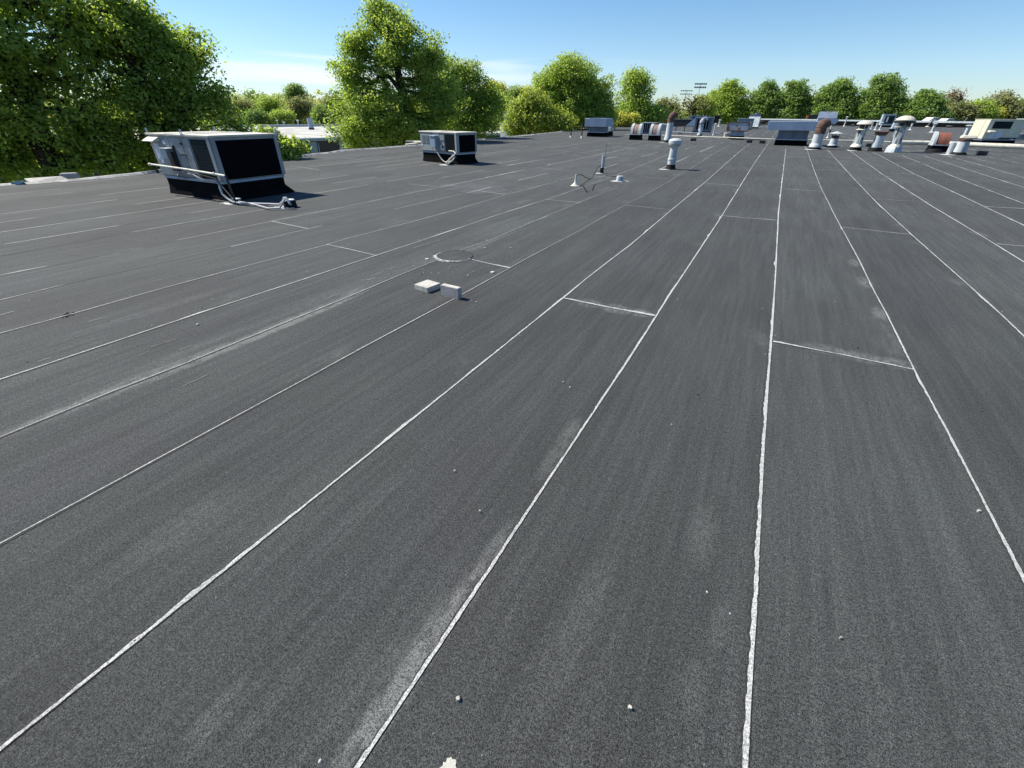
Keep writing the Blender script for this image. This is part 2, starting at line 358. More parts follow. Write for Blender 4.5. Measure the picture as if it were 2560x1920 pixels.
# ------------------------------------------------------------------ the school building and its roof
bld = thing('school_building', 'long flat roofed school building with dark granulated roll roofing', 'building', (0, 0, 0), -AZ)
edge_px = [(0, 464), (165, 453), (330, 438), (430, 423), (700, 399), (860, 377), (1060, 363), (1250, 345), (1390, 331)]
edge = [uv(*p) for p in edge_px]
edge = [(edge[0][0]+.1, -14.)] + edge
fe = [uv(1545, 308), uv(1640, 305), uv(1890, 304.5), uv(2000, 310), uv(2300, 314), uv(2420, 316)]
outline = edge + [(-24.2, 70.), (-25.5, 112.)] + [(2., 118.), (40., 116.), (70., 112.), (70., -14.)]
WORN = []
for px, py, wpx, lv, k in [(1425, 1080, 22, .10, .55), (1383, 1150, 24, .11, .45), (1262, 1330, 22, .06, .3), (1227, 1385, 26, .08, .5), (1165, 1480, 34, .08, .8), (1095, 1570, 40, .07, .7), (1040, 1655, 42, .07, .8), (1000, 1735, 40, .06, .6), (945, 1795, 44, .06, .8), (890, 1880, 50, .06, .7),
                           (752, 793, 26, .50, 1.), (690, 822, 20, .6, .7), (560, 872, 26, .5, .6), (330, 955, 30, .45, .7), (180, 1020, 30, .3, .4), (2136, 657, 14, .12, .7), (2163, 706, 18, .14, .8), (2200, 784, 20, .12, .9),
                           (1475, 758, 40, .07, .6), (1540, 772, 45, .07, .9), (1600, 782, 36, .06, .9), (2060, 872, 60, .06, .6), (2150, 892, 60, .06, .8), (2240, 908, 45, .06, .8), (545, 1765, 24, .07, .40), (520, 1830, 20, .06, .3), (1190, 618, 16, .5, .6), (2450, 585, 20, .15, .5), (2590, 690, 20, .2, .6),
                           (960, 690, 50, 1.0, .25), (1250, 570, 60, .6, .25), (1450, 1560, 60, .2, .2), (480, 1300, 90, .15, .2), (1760, 1330, 40, .12, .3), (1730, 1720, 36, .06, .22), (1800, 1560, 30, .07, .2), (390, 775, 30, .5, .3), (480, 870, 20, .3, .25)]:
    a, b = uv(px, py); WORN.append((a, b, wpx*mpp(px, py)*1.1, lv*2.0, k))
M['membrane'] = membrane()
rf = MB(); n = len(outline)
rf.add([(u, v, 0) for u, v in outline] + [(u, v, -.35) for u, v in outline],
       [tuple(range(n-1, -1, -1)), tuple(range(n, 2*n))] + [(i, (i+1) % n, n+(i+1) % n, n+i) for i in range(n)])
rf_o = rf.build('roof', M['membrane'], bld, smooth=False)
import bmesh
bm_ = bmesh.new(); bm_.from_mesh(rf_o.data); bmesh.ops.recalc_face_normals(bm_, faces=bm_.faces); bm_.to_mesh(rf_o.data); bm_.free()
wl = MB(); cu = sum(p[0] for p in outline)/n; cv = 40.
ins = [(u + (.12 if u < 0 else -.12), v + (.12 if v < 0 else -.12)) for u, v in outline]
for i in range(n):
    a, b = ins[i], ins[(i+1) % n]
    wl.add([(a[0], a[1], -5.5), (b[0], b[1], -5.5), (b[0], b[1], -.36), (a[0], a[1], -.36)], [(0, 1, 2, 3)])
wl.build('wall', M['brick'], bld, smooth=False)
# raised gravel stop along the left edge
def vnoise(x, seed=0):
    i = math.floor(x); f = x-i; f = f*f*(3-2*f)
    h = lambda k: (math.sin(k*127.1 + seed*311.7)*43758.5453) % 1
    return h(i)*(1-f) + h(i+1)*f
et = MB(); full = outline[:len(edge)+2]; pts = []
for (a, b), (c, d) in zip(full, full[1:]):
    L = math.hypot(c-a, d-b); k = max(2, int(L/.5))
    for i in range(k): pts.append((a+(c-a)*i/k, b+(d-b)*i/k))
pts.append(full[-1])
for (a, b), (c, d) in zip(pts, pts[1:]):
    h1 = .035 + .03*vnoise(b*.9, 3); h2 = .035 + .03*vnoise(d*.9, 3); w_ = .14
    et.add([(a-.03, b, -.12), (a-.03, b, h1), (a+.05, b, h1), (a+w_, b, .003), (c-.03, d, -.12), (c-.03, d, h2), (c+.05, d, h2), (c+w_, d, .003)],
           [(0, 1, 5, 4), (1, 2, 6, 5), (2, 3, 7, 6)])
et.build('edge_trim', M['edge'], bld, smooth=False)

# ---- seams, each a strip of pale granules along one lap
def strip(pts, width, z, seed, gap=0., ragged=.35, mat='seam', name='seam', blobs=True):
    # pts: polyline in (u, v); width in metres
    mb = MB(); out = []
    for (a, b), (c, d) in zip(pts, pts[1:]):
        L = math.hypot(c-a, d-b); dist = math.hypot(a, b); stp = .012 if dist < 4 else .03 if dist < 8 else (.10 if dist < 16 else .4)
        k = max(1, int(L/stp))
        for i in range(k): out.append((a+(c-a)*i/k, b+(d-b)*i/k))
    out.append(pts[-1]); s = 0; prev = None
    for i, (a, b) in enumerate(out):
        c, d = out[min(i+1, len(out)-1)]; e, f = out[max(i-1, 0)]
        tx, ty = c-e, d-f; L = math.hypot(tx, ty) or 1; nx, ny = -ty/L, tx/L
        if i: s += math.hypot(a-e, b-f)
        thin = .04 if gap and vnoise(s*.55, seed+5) < gap else 1.
        wj = width*(.8 + .45*vnoise(s*1.7, seed))
        l = wj*(.5 + ragged*(vnoise(s*14, seed+1)-.4) + ragged*1.1*(vnoise(s*55, seed+8)-.5))
        if blobs:
            bl = vnoise(s*2.6, seed+2)
            if bl > .74: l += wj*(bl-.74)*4.5
        r = wj*(.42 + .30*vnoise(s*45, seed+3)*vnoise(s*3, seed+6))
        me_ = .35*width*(vnoise(s*.8, seed+4)-.5)
        l *= thin; r *= thin; me_ *= thin
        p1 = (a+nx*(l+me_), b+ny*(l+me_), z); p2 = (a-nx*(r-me_), b-ny*(r-me_), z)
        if prev: mb.add([prev[0], p1, p2, prev[1]], [(3, 2, 1, 0)])
        prev = (p1, p2)
    if not mb.v: return
    o = mb.build(name, M[mat], rf_o, smooth=False); return o
SE = {}
SE[0] = [(1964.7, 372.5), (1946.6, 524.4), (1942, 622), (1932.2, 787.6), (1910, 1100), (1903, 1221.5), (1883, 1574), (1860, 1920)]
SE[1] = [(1922, 356), (1882.8, 413), (1847.6, 470), (1804, 540.7), (1720, 668), (1655, 767), (1641, 789), (1572, 897), (1279, 1342), (1215, 1440), (900, 1914)]
SE[2] = [(1864, 366.6), (1817.7, 406.5), (1763.5, 455), (1676.7, 527), (1573.6, 614), (1462.4, 699.4), (1408, 745.5), (926, 1134), (347, 1597), (0, 1875)]
SE[3] = [(1844.9, 353.6), (1785, 383.4), (1733.6, 417.3), (1671, 455), (1576, 506), (1495, 550), (1435, 584), (1322, 643.8), (1199, 712.5), (1119.5, 756), (1011, 813.8), (902.5, 871.6), (777.8, 940), (0, 1360)]
SE[4] = [(1560, 462), (1454, 504), (1369, 539), (1221, 602), (1166.5, 620), (1000, 688), (855.5, 748.7), (700, 812), (470, 906), (278, 980), (0, 1093.6)]
SE[5] = [(1667, 388), (1611.6, 410.5), (1524.8, 444.4), (1448.6, 471), (1365.5, 499), (1239, 539), (1144.8, 571.5), (1079.7, 593), (942.3, 638.4), (700, 718), (542.5, 768.8), (0, 949.6)]
SE[6] = [(1436.6, 442.5), (1398, 452), (1264.2, 487.6), (1130.4, 527.3), (1025.5, 556), (868, 596.8), (800, 616.9), (614.8, 665.7), (397.8, 723.6), (180.8, 785), (0, 833.9)]
SE[7] = [(1170, 482), (931.5, 535.3), (768.7, 573.3), (643.7, 602.4), (405, 656.7), (180.8, 707), (0, 750.7)]
SE[8] = [(1101, 468), (1018, 484.7), (801, 529.9), (680, 553.6), (354, 618.7), (0, 689)]
SE[9] = [(1275, 413), (1025.5, 459.3), (815.7, 498), (600, 534), (463, 557), (0, 640)]
SE[-1] = [(2015.6, 369.8), (2034.6, 424), (2053.6, 472.9), (2084.8, 535.3), (2103.8, 570.6), (2149.9, 654.7), (2185, 727.9), (2219, 790), (2284.5, 923.5), (2384, 1111), (2560, 1452.5)]
SE[-2] = [(2071, 376.6), (2130.9, 443), (2185, 500), (2231, 543.4), (2288, 595), (2366.9, 665.5), (2506.6, 790), (2590, 870)]
SE[-3] = [(2124, 376.6), (2201.4, 433), (2326, 513.6), (2421, 570.6), (2486, 610), (2560, 656)]
SE[-4] = [(2190.6, 384.8), (2285.5, 435), (2361.4, 470), (2459, 516), (2560, 563.8)]
SE[-5] = [(2255.7, 388.8), (2380.4, 440.4), (2560, 509.5)]
SE[-6] = [(2315, 391.5), (2394, 416), (2475, 442), (2560, 468.8)]
SE[-7] = [(2383, 394), (2475, 419.5), (2560, 444.4)]
WID = {0: (.0150, 0), 1: (.0135, 0), 2: (.0130, 0), 3: (.0065, .0), 4: (.006, .3), 5: (.011, .0), 6: (.010, .05), 7: (.009, .25), 8: (.013, .25), 9: (.014, .4),
       -1: (.011, 0), -2: (.012, 0), -3: (.016, 0), -4: (.019, .0), -5: (.020, .05), -6: (.022, .1), -7: (.022, .15)}
for k, pp in SE.items():
    q = [uv(*p) for p in pp]; q = sorted(q, key=lambda p: p[1])
    tgt = C0 - k*WR
    near = q[0]
    if near[1] > -3: q = [(near[0], -3.)] + q if k in (0, 1) else [(near[0]+(near[0]-q[1][0])*.15, near[1]-.6)] + q
    wd, gp = WID[k]
    # the pale granules stay dense to the last measured point, and become patchy beyond
    if k == 2: strip(q, wd, .004, k*7+3., gp)
    else: strip(q, wd, .004, k*7+3., gp)
    lu, lv = q[-1]
    strip([(lu, lv), (tgt*.6+lu*.4, lv+9), (tgt, 58), (tgt, 100)], .026 if k < 5 else .022, .004, k*7+40., .5)
    if k < 3: strip(q, wd*1.5, .002, k*7+3., .0, .55, mat='lap_shade', name='lap_shade_strip')  # wider dark strip under the seam, painted as shade of the lap step
    if k >= 3: strip([(u+.012, v) for u, v in q], .010, .002, k*5+90., .15, mat='lap_shade', name='lap_shade_strip', blobs=False)  # thin dark ribbon painting the shade of the lap step
for k in list(range(10, 18)) + list(range(-30, -7)):
    u_ = C0 - k*WR; j = .06*math.sin(k*3.1)
    v0 = 2. if k > 0 else 6. + .8*(-k)
    v1 = 34. if k > 0 else 112.
    sg = [(u_+j*math.sin(v*.15+k), v) for v in np.arange(v0, v1, 3.)]
    strip(sg, .020 if k > 0 else .02, .004, k*7+3., .55 if k > 0 else .35)
    if k > 0: strip([(u+.02, v) for u, v in sg], .012, .002, k*5+91., .2, mat='lap_shade', name='lap_shade_strip', blobs=False)  # lap step shade painted along the outer left seams too
LAP = [((1562.7, 513.6), (1676.7, 525), .008), ((1763.5, 458.8), (1849, 464.8), .012), ((1805.5, 540), (1945, 551.6), .011), ((2106.5, 569), (2272, 586.8), .010), ((2201, 433), (2282.8, 435.5), .012),
       ((2461.8, 516.9), (2562, 522.5), .018), ((2491.6, 610.4), (2562, 616.7), .018), ((1966.8, 473), (2053.6, 478.9), .012), ((1405, 745.5), (1636, 791), .018), ((678, 553.6), (770, 572.4), .014),
       ((817.5, 612), (942, 640), .012), ((1181, 649.5), (1275, 671), .014), ((1365.5, 499), (1452, 507.4), .012), ((1932, 855), (2284, 925), .013), ((1190, 476.5), (1265, 487), .014), ((1021, 460), (1101, 469), .012),
       ((1226, 408), (1275, 414), .016), ((741, 417), (798, 425), .014), ((858, 394.5), (908, 400), .014), ((1342, 419), (1403, 425), .014), ((1408, 386), (1455, 391), .014), ((1521, 394), (1572, 397.5), .014),
       ((1608, 443), (1668, 447), .012), ((1631, 402.5), (1665, 404), .014), ((1472, 440), (1526, 443), .012), ((1965, 392), (2022, 394), .02), ((2038, 424), (2104, 427), .014), ((2100, 402), (2148, 404), .014), ((2240, 410), (2312, 412), .016), ((2180, 498), (2330, 506), .006), ((1880, 413), (1955, 418), .01), ((1772, 408), (1818, 411), .01), ((1560, 368), (1590, 373), .02), ((1258, 393.5), (1298, 396), .014)]
for i, (a, b, wd) in enumerate(LAP):
    wd *= 1.3 if a[1] < 620 else 1.05
    strip([uv(*a), tuple((x+y)/2 + .012*math.sin(i*2+j) for j, (x, y) in enumerate(zip(uv(*a), uv(*b)))), uv(*b)], wd, .0065, 200.+i*3, 0., .5)
M['scuff'] = strip_mat('chalky_scuff', (.17, .17, .16), (.10, .10, .095))
for i, (x0, y0, x1, y1, wd) in enumerate([(374, 869, 441, 848, .012), (347, 888, 372, 879, .010), (449, 875, 477, 865, .012), (457, 966, 520, 938, .008), (918, 701, 942, 695, .02), (0, 789, 39, 778, .02), (221, 805, 268, 793, .012), (930, 690, 985, 668, .012), (1035, 620, 1100, 600, .014), (820, 745, 850, 735, .012), (1310, 562, 1370, 541, .02), (1120, 668, 1145, 661, .012), (560, 640, 640, 622, .014), (95, 905, 130, 893, .01)]):
    strip([uv(x0, y0), tuple((a+b)/2 for a, b in zip(uv(x0, y0), uv(x1, y1))), uv(x1, y1)], wd, .0025, 300.+i*7, 0., .9, mat='scuff', name='scuff')
t = thing('leaf_litter', 'small clump of dark dead leaves on a seam at the left', 'leaf', spot(183, 786), .3)
for i in range(9):
    x_, y_ = random.uniform(-.06, .06), random.uniform(-.08, .05); q = MB(); a_ = random.random()*3
    q.add([(x_-.016*math.cos(a_), y_-.016*math.sin(a_), .004), (x_-.006*math.sin(a_), y_+.006*math.cos(a_), .012), (x_+.016*math.cos(a_), y_+.016*math.sin(a_), .006), (x_+.006*math.sin(a_), y_-.006*math.cos(a_), .003)], [(0, 1, 2), (0, 2, 3)]); q.build('leaf', M['bark'], t, smooth=False)
# smooth dusty patch and the paint stroke at the very bottom
def blob(name, mat, cu, cv, ru, rv, z, seed, n=26, rag=.25, parent=None, th=.0):
    mb = MB(); ring = []
    for j in range(n):
        th_ = 2*math.pi*j/n; k = 1 + rag*(vnoise(j*.9, seed)-.5)*2
        ring.append((cu+ru*k*math.cos(th_), cv+rv*k*math.sin(th_), z))
    if th: mb.add([(x+(x-cu)*.06, y+(y-cv)*.06, 0.001) for x, y, _ in ring] + ring, [(j, (j+1) % n, n+(j+1) % n, n+j) for j in range(n)] + [tuple(range(n, 2*n))])
    else: mb.add(ring, [tuple(range(n))])
    return mb.build(name, M[mat], parent, smooth=bool(th))
a, b = uv(1195, 467); blob('dust_patch', 'smooth_patch', a, b, .75, .9, .003, 3., rag=.5, parent=rf_o)
a, b = uv(1120, 1925); blob('paint_mark', 'concrete', a, b, .022, .030, .003, 9., rag=.3, parent=rf_o)
for i, (px, py, r) in enumerate([(1232, 682, .045), (1182, 680, .014), (1172, 649, .03), (1068, 649, .04), (1190, 757, .013), (1145, 1748, .012), (1574, 1771, .011), (495, 813, .02), (1408, 957, .008), (1424, 970, .010), (1200, 1280, .008), (1137, 1180, .008), (1678, 1064, .006), (2446, 1280, .01), (2100, 1597, .007), (1212, 621, .03), (1277, 621, .02), (1170, 690, .016), (1055, 725, .012), (1218, 602, .02)]):
    a, b = uv(px, py); r *= .55; o = blob('pebble', 'concrete', a, b, r, r*.8, .012 if r < .03 else .006, i*3.7, n=9, rag=.4, th=1)
    o.rotation_euler = (0, 0, -AZ)
    tag(o, None, 'pebble', 'pale chips scattered on the roof')
    o['label'] = ['palest flat chip beside the seam, below the round patch', 'small white chip right of the round patch'][i] if i < 2 else 'small pale chip lying loose on the dark roofing'

def grit(name, label, mat, n, seed, r0, r1):
    r = random.Random(seed); q = MB()
    for i in range(n):
        if r.random() < .45:      # gathered along the laps
            k = r.choice([-3, -2, -1, 0, 1, 2, 3, 4, 5, 6]); u = C0 - k*WR + r.gauss(-.04, .06); v = r.uniform(-1.5, 14)
        elif r.random() < .4: a, b = uv(1160, 650); u = a + r.gauss(.1, .45); v = b + r.gauss(.1, .7)
        else: u = r.uniform(-9, 6); v = r.uniform(-1.5, 16)
        s_ = r.uniform(r0, r1); a_ = r.random()*6.28; e_ = r.uniform(.35, 1.)
        P = [(u+s_*math.cos(a_+j*1.257)*(e_ if j % 2 else 1)*r.uniform(.7, 1.1), v+s_*math.sin(a_+j*1.257)*r.uniform(.6, 1.)) for j in range(5)]
        q.add([(x, y, .001) for x, y in P] + [(u, v, s_*.7)], [(j, (j+1) % 5, 5) for j in range(5)])
    o = q.build(name, M[mat], None, smooth=False); o.rotation_euler = (0, 0, -AZ); tag(o, label, 'grit', kind='stuff')
grit('pale_grit', 'fine pale chips strewn over the roofing, thickest around the round patch', 'mastic', 260, 3, .002, .007)
grit('dark_grit', 'tiny dark crumbs and leaf bits strewn over the roofing', 'bark', 160, 4, .004, .012)
# ------------------------------------------------------------------ rooftop pieces
def local(o_uv): return uv2w(*o_uv)
def curb(parent, w_, d, h, flare=.10, cap='galv', front=None):
    F0 = flare; fr = flare if front is None else front
    b = MB(); b.box((0, 0, h/2), (w_, d, h))
    for (x0, x1, y0, y1, dx, dy) in ((-w_/2, w_/2, -d/2, -d/2, 0, -1), (-w_/2, w_/2, d/2, d/2, 0, 1), (-w_/2, -w_/2, -d/2, d/2, -1, 0), (w_/2, w_/2, -d/2, d/2, 1, 0)):
        flare = fr if (dy < 0 or dx < 0) else F0; q = .003
        b.add([(x0+dx*q, y0+dy*q, h*.5), (x1+dx*q, y1+dy*q, h*.5), (x1+dx*flare+(flare*.6 if dy and x1 > 0 else 0), y1+dy*flare+(flare*.6 if dx and y1 > 0 else 0), .006), (x0+dx*flare-(flare*.6 if dy else 0), y0+dy*flare-(flare*.6 if dx else 0), .006)], [(0, 1, 2, 3)])
    b.build('curb', M['curbfelt'], parent, smooth=False)
    if cap:
        c = MB()
        for s in (-1, 1):
            c.box((0, s*(d/2+.008), h+.012), (w_+.04, .02, .05)); c.box((s*(w_/2+.008), 0, h+.012), (.02, d-.002, .05))
        c.build('curb_rail', M['whiteblue' if cap == 'w' else cap], parent, each=1)
def stroke_text(txt, size, mat, parent, loc, rot):
    cu_ = bpy.data.curves.new('lettering', 'FONT'); cu_.body = txt; cu_.size = size; cu_.extrude = .001; cu_.align_x = 'CENTER'
    tmp = bpy.data.objects.new('tmp', cu_); C.objects.link(tmp); dg = bpy.context.evaluated_depsgraph_get()
    me = bpy.data.meshes.new_from_object(tmp.evaluated_get(dg)); bpy.data.objects.remove(tmp)
    me.materials.clear(); me.materials.append(M[mat])
    o = bpy.data.objects.new('lettering', me); C.objects.link(o); o.parent = parent; o.location = loc; o.rotation_euler = rot; return o
def packaged_unit(label, loc, rz, w_, d, hc, hb, gp, kind):
    t = thing('rooftop_air_conditioner', label, 'air conditioner', loc, rz, gp)
    curb(t, w_-.10, d-.06, hc, .15 if kind == 1 else .10, front=.03)
    z0 = hc+.045; zt = z0+hb
    cab = MB(); cab.box((0, 0, (z0+zt)/2), (w_, d, hb)); cab = cab.build('cabinet', M['grey_cab'], t, bevel=.008)
    # seams between the service doors of the long face
    fx = w_*.5; y = -d/2
    # service doors on the long face (x from -w/2): control door, blower door, compressor door
    doors = [(-.49, -.16), (-.155, .05), (.055, .17)]
    for a_, b_ in doors:
        q = MB(); q.box(((a_+b_)/2*w_, y-.006, (z0+zt)/2-.01), ((b_-a_)*w_-.012, .014, hb-.05)); q.build('door', M['grey_cab'], t, bevel=.004)
    gr = MB(); gr.box((.325*w_, y-.004, (z0+zt)/2-.01), (.27*w_, .012, hb-.06)); gr.build('side_grille', M['grille'], t)
    sl_ = MB(); k = 13
    for i in range(k): sl_.box((.325*w_, y-.014, z0+.06+(hb-.12)*i/(k-1)), (.27*w_, .01, .012))
    sl_.build('louvre', M['grille'], t)
    co_ = MB(); co_.box((w_/2+.004, 0, (z0+zt)/2-.02), (.012, d-.16, hb-.07)); co_.build('coil', M['coil'], t)
    ps = MB()
    for s in (-1, 1): ps.box((w_/2+.008, s*(d/2-.04), (z0+zt)/2), (.022, .085, hb-.004))
    ps.box((.475*w_, y-.012, (z0+zt)/2), (.045*w_, .024, hb-.004))
    ps.build('corner_post', M['grey_cab'], t, bevel=.004, each=1)
    tp = MB(); tp.box((0, 0, zt+.016), (w_+.06, d+.06, .036)); tp.box((.1*w_, 0, zt+.037), (.012, d+.05, .012)); tp.box((-.18*w_, 0, zt+.037), (.012, d+.05, .012))
    tp.build('top_panel', M['cream'], t, bevel=.006)
    lg = MB()
    for x_, y_ in ((-w_/2, -d/2), (-w_/2, d/2), (.1*w_, -d/2-.03), (w_/2, d/2)):
        for s in (0, .05): lg.box((x_+s, y_, zt+.07), (.012, .01, .09))
        lg.box((x_+.025, y_, zt+.118), (.062, .01, .012))
    if kind == 1: lg.build('lifting_bracket', M['galv'], t, each=3)
    return t, z0, zt, y
# the large unit near the left edge of the picture
u0, v0 = uv(560, 505); u1, v1 = uv(427, 476)
A1w, A1d = 2.16, 1.44
c_u, c_v = u0 - A1w/2 + .03, v0 + A1d/2 + .09
ac1, z0, zt, fy = packaged_unit('large grey air conditioner with wide black coil face and bent gas pipe', uv2w(c_u, c_v), -AZ, A1w, A1d, .33, .76, 'packaged air conditioners on black curbs', 1)
h_ = MB(); h_.prism([(fy, zt-.02), (fy-.16, zt-.10), (fy-.16, zt-.115), (fy, zt-.115)], -A1w/2+.02, -A1w/2+.42, 'x'); h_.build('rain_hood', M['cream'], ac1)
lb = MB(); lb.box((-A1w/2+.22, fy-.017, zt-.30), (.20, .006, .30)); lb.box((-A1w/2+.25, fy-.017, z0+.30), (.09, .006, .12)); lb.box((-A1w/2+.56, fy-.017, zt-.12), (.10, .006, .07))
lb.build('label', M['label'], ac1, each=1)
ds = MB(); ds.box((-A1w/2+.60, fy-.06, zt-.32), (.17, .10, .17)); ds.box((-A1w/2+.66, fy-.07, zt-.225), (.36, .14, .014)); ds.build('switch_box', M['white'], ac1, bevel=.004)
ds = MB(); ds.box((-A1w/2+.78, fy-.06, zt-.46), (.14, .10, .34)); ds.box((-A1w/2+.86, fy-.03, zt-.40), (.03, .04, .46)); ds.build('disconnect_box', M['dark'], ac1, bevel=.004)
ds = MB(); ds.box((-A1w/2+.77, fy-.113, zt-.50), (.05, .006, .18)); ds.build('rust_stain', M['rustedge'], ac1)
nm = MB(); nm.box((.02*A1w, fy-.017, zt-.33), (.20, .006, .055)); nm = nm.build('nameplate', M['grey_cab2'], ac1)
stroke_text('LENNOX', .06, 'dark', nm, (.02*A1w, fy-.021, zt-.35), (R_(90), 0, 0))
hn = MB(); hn.box((.045*A1w, fy-.03, zt-.13), (.035, .03, .035)); hn.build('latch', M['dark'], ac1)
def L1(px, py, z): # a point of the picture at height z, in the unit's own frame
    a_, b_ = uv(px, py, z); return (a_-c_u, b_-c_v, z)
def onplane(px, py, vpl):                 # picture point on the vertical plane v = vpl, in the unit's frame
    d = ray(px, py); dv = d.x*SA + d.y*CA; t_ = vpl/dv; du = (d.x*CA - d.y*SA)*t_; return (du-c_u, vpl-c_v, HCAM + d.z*t_)
vF = c_v + fy
def P1(px, py, off=.10): return onplane(px, py, vF-off)
pip = MB(); pip.tube([P1(372, 410, .16), P1(470, 424, .16), P1(556, 438.5, .16), P1(563, 440, .16)], .020, 10)
for x_, y_ in ((536, 435), (376, 411)): a_ = P1(x_, y_, .16); pip.lathe([(.032, -.02), (.032, .02)], 10, a_, M=Matrix.Rotation(R_(90), 3, 'Y'))
pip.build('gas_pipe', M['pipe'], ac1, each=3)
pe = P1(563, 440, .16); pip = MB(); pip.tube([pe, (pe[0]+.025, pe[1], pe[2]-.03), (pe[0]+.035, pe[1], .3), (pe[0]+.035, pe[1]+.03, .0)], .022, 10); pip.build('drop_pipe', M['dark'], ac1)
pl = P1(384, 412.5, .16); pip = MB(); pip.tube([pl, (pl[0]+.05, pl[1], pl[2]-.10)], .016, 8); pip.lathe([(.03, -.035), (.03, .03)], 8, (pl[0]+.055, pl[1], pl[2]-.12)); pip.build('pipe_hanger', M['dark'], ac1)
cd = MB()
cd.tube([P1(463, 446, .05), P1(446, 444, .09), P1(445, 437, .10), P1(457, 433, .11), P1(482, 437, .11), P1(497, 446, .11), P1(510, 452, .11), P1(537, 452, .12), P1(546, 458, .13), P1(550, 470, .15), P1(556, 485, .17), L1(568, 496, .10), L1(580, 504, .05), L1(600, 508, .04), L1(640, 509, .04), L1(698, 511, .05), L1(706, 505, .12), L1(710, 495, .19), L1(716, 494, .20), L1(724, 510, .10)], .019, 8)
cd.tube([L1(590, 503, .04), L1(640, 512, .04), L1(670, 521, .03), L1(700, 520, .04), L1(706, 508, .12), L1(711, 498, .18), L1(719, 498, .17), L1(728, 512, .08)], .016, 8)
cd.build('conduit', M['conduit'], ac1, each=1)
cd = MB(); cd.tube([P1(447, 446, .06), P1(443, 441, .09), P1(449, 433, .13), P1(470, 431, .13), P1(512, 440, .13), P1(540, 448, .13), P1(552, 462, .15), P1(566, 478, .17), P1(580, 495, .2)], .011, 8); cd.build('cable', M['cable'], ac1)
def pocket(name, label, px, py, r, h, gp=None, dark=.5):
    t = thing(name, label, 'roof flashing', spot(px, py), 0, gp)
    b = MB(); b.lathe([(r*1.15, .0), (r, .004), (r*.92, h), (r*.6, h+.01), (0, h+.012)], 14); b.build('pitch_pan', M['tar'], t)
    bl = blob('mastic_skirt', 'mastic', -r*.8, -r*.3, r*1.5, r*1.05, .010, px*.1, n=18, rag=.3, parent=t, th=1)
    tp = MB(); tp.lathe([(r*.85, h-.004), (r*.8, h+.02), (0, h+.024)], 12); tp.build('cement_top', M['mastic'], t)
    return t
pocket('pipe_pocket', 'tarred conduit pocket with white cement skirt under the bent drop pipe', 592, 508, .12, .07, 'tarred roof pockets')
pocket('pipe_pocket', 'tarred pocket with gooseneck conduits right of the large air conditioner', 727, 518, .12, .12, 'tarred roof pockets')
# the second unit, farther along the edge
A2w, A2d = 2.02, .95
p_ = spot(1140, 412); rz2 = -AZ - R_(13)
loc2 = Vector((p_.x, p_.y, 0)) + Matrix.Rotation(rz2, 3, 'Z') @ Vector((-A2w/2+.03, A2d/2+.08, 0))
ac2, z0, zt, fy = packaged_unit('smaller grey air conditioner with blue switch box, in front of the second big tree', loc2, rz2, A2w, A2d, .32, .60, 'packaged air conditioners on black curbs', 2)
lv_ = MB()
for j, x_ in enumerate((-A2w/2+.20, -A2w/2+.42)):
    for i in range(9): lv_.box((x_, fy-.02, zt-.10-i*.03), (.18, .014, .008))
lv_.build('vent_louvre', M['grey_cab2'], ac2)
q = MB(); q.box((-.06*A2w, fy-.09, zt-.28), (.26, .15, .34)); q.box((-.06*A2w, fy-.1, zt-.10), (.29, .18, .02)); q.build('switch_box', M['galv'], ac2, bevel=.004)
q = MB(); q.box((.115*A2w, fy-.018, zt-.45), (.20, .006, .16)); q.box((-A2w/2+.10, fy-.018, zt-.42), (.08, .006, .05)); q.build('label', M['label'], ac2, each=1)
q = MB(); q.box((.115*A2w+.03, fy-.023, zt-.43), (.10, .004, .10)); q.build('warning_panel', M['dark'], ac2)
q = MB(); q.box((.10*A2w, fy-.018, zt-.24), (.22, .006, .05)); q = q.build('nameplate', M['grey_cab2'], ac2)
stroke_text('LENNOX', .05, 'dark', q, (.10*A2w, fy-.022, zt-.257), (R_(90), 0, 0))
q = MB(); q.box((-A2w/2-.06, .05, zt-.2), (.12, .6, .34)); q.build('intake_hood', M['grey_cab'], ac2, bevel=.01)
def cat_(p0, p1, sag, n=14, side=0.):
    return [Vector(p0).lerp(Vector(p1), i/n) + Vector((side*math.sin(math.pi*i/n), 0, -sag*math.sin(math.pi*i/n))) for i in range(n+1)]
q = MB()
e_ = (.44*A2w, fy-.42, .06)
q.tube(cat_((-.05*A2w, fy-.09, zt-.45), (.0*A2w, fy-.10, .33), 0), .016, 8)
q.tube(cat_((.02*A2w, fy-.12, .36), (.42*A2w, fy-.10, .30), .27), .016, 8)
q.tube([(.30*A2w, fy-.05, .42), (.44*A2w, fy-.07, .42), (.50*A2w, fy-.10, .36), (.49*A2w, fy-.16, .30), (.43*A2w, fy-.28, .18), (e_[0]-.05, e_[1], .06)], .020, 8)
q.tube([(.44*A2w, fy-.12, .30), (.50*A2w, fy-.14, .26), (.50*A2w, fy-.22, .18), (.46*A2w, fy-.34, .08), (e_[0]+.04, e_[1], .04)], .020, 8)
q.build('conduit', M['pipe'], ac2, each=1)
pocket('pipe_pocket', 'white cemented pocket where pale conduits enter the roof before the smaller air conditioner', 1124, 412, .14, .09, 'tarred roof pockets')

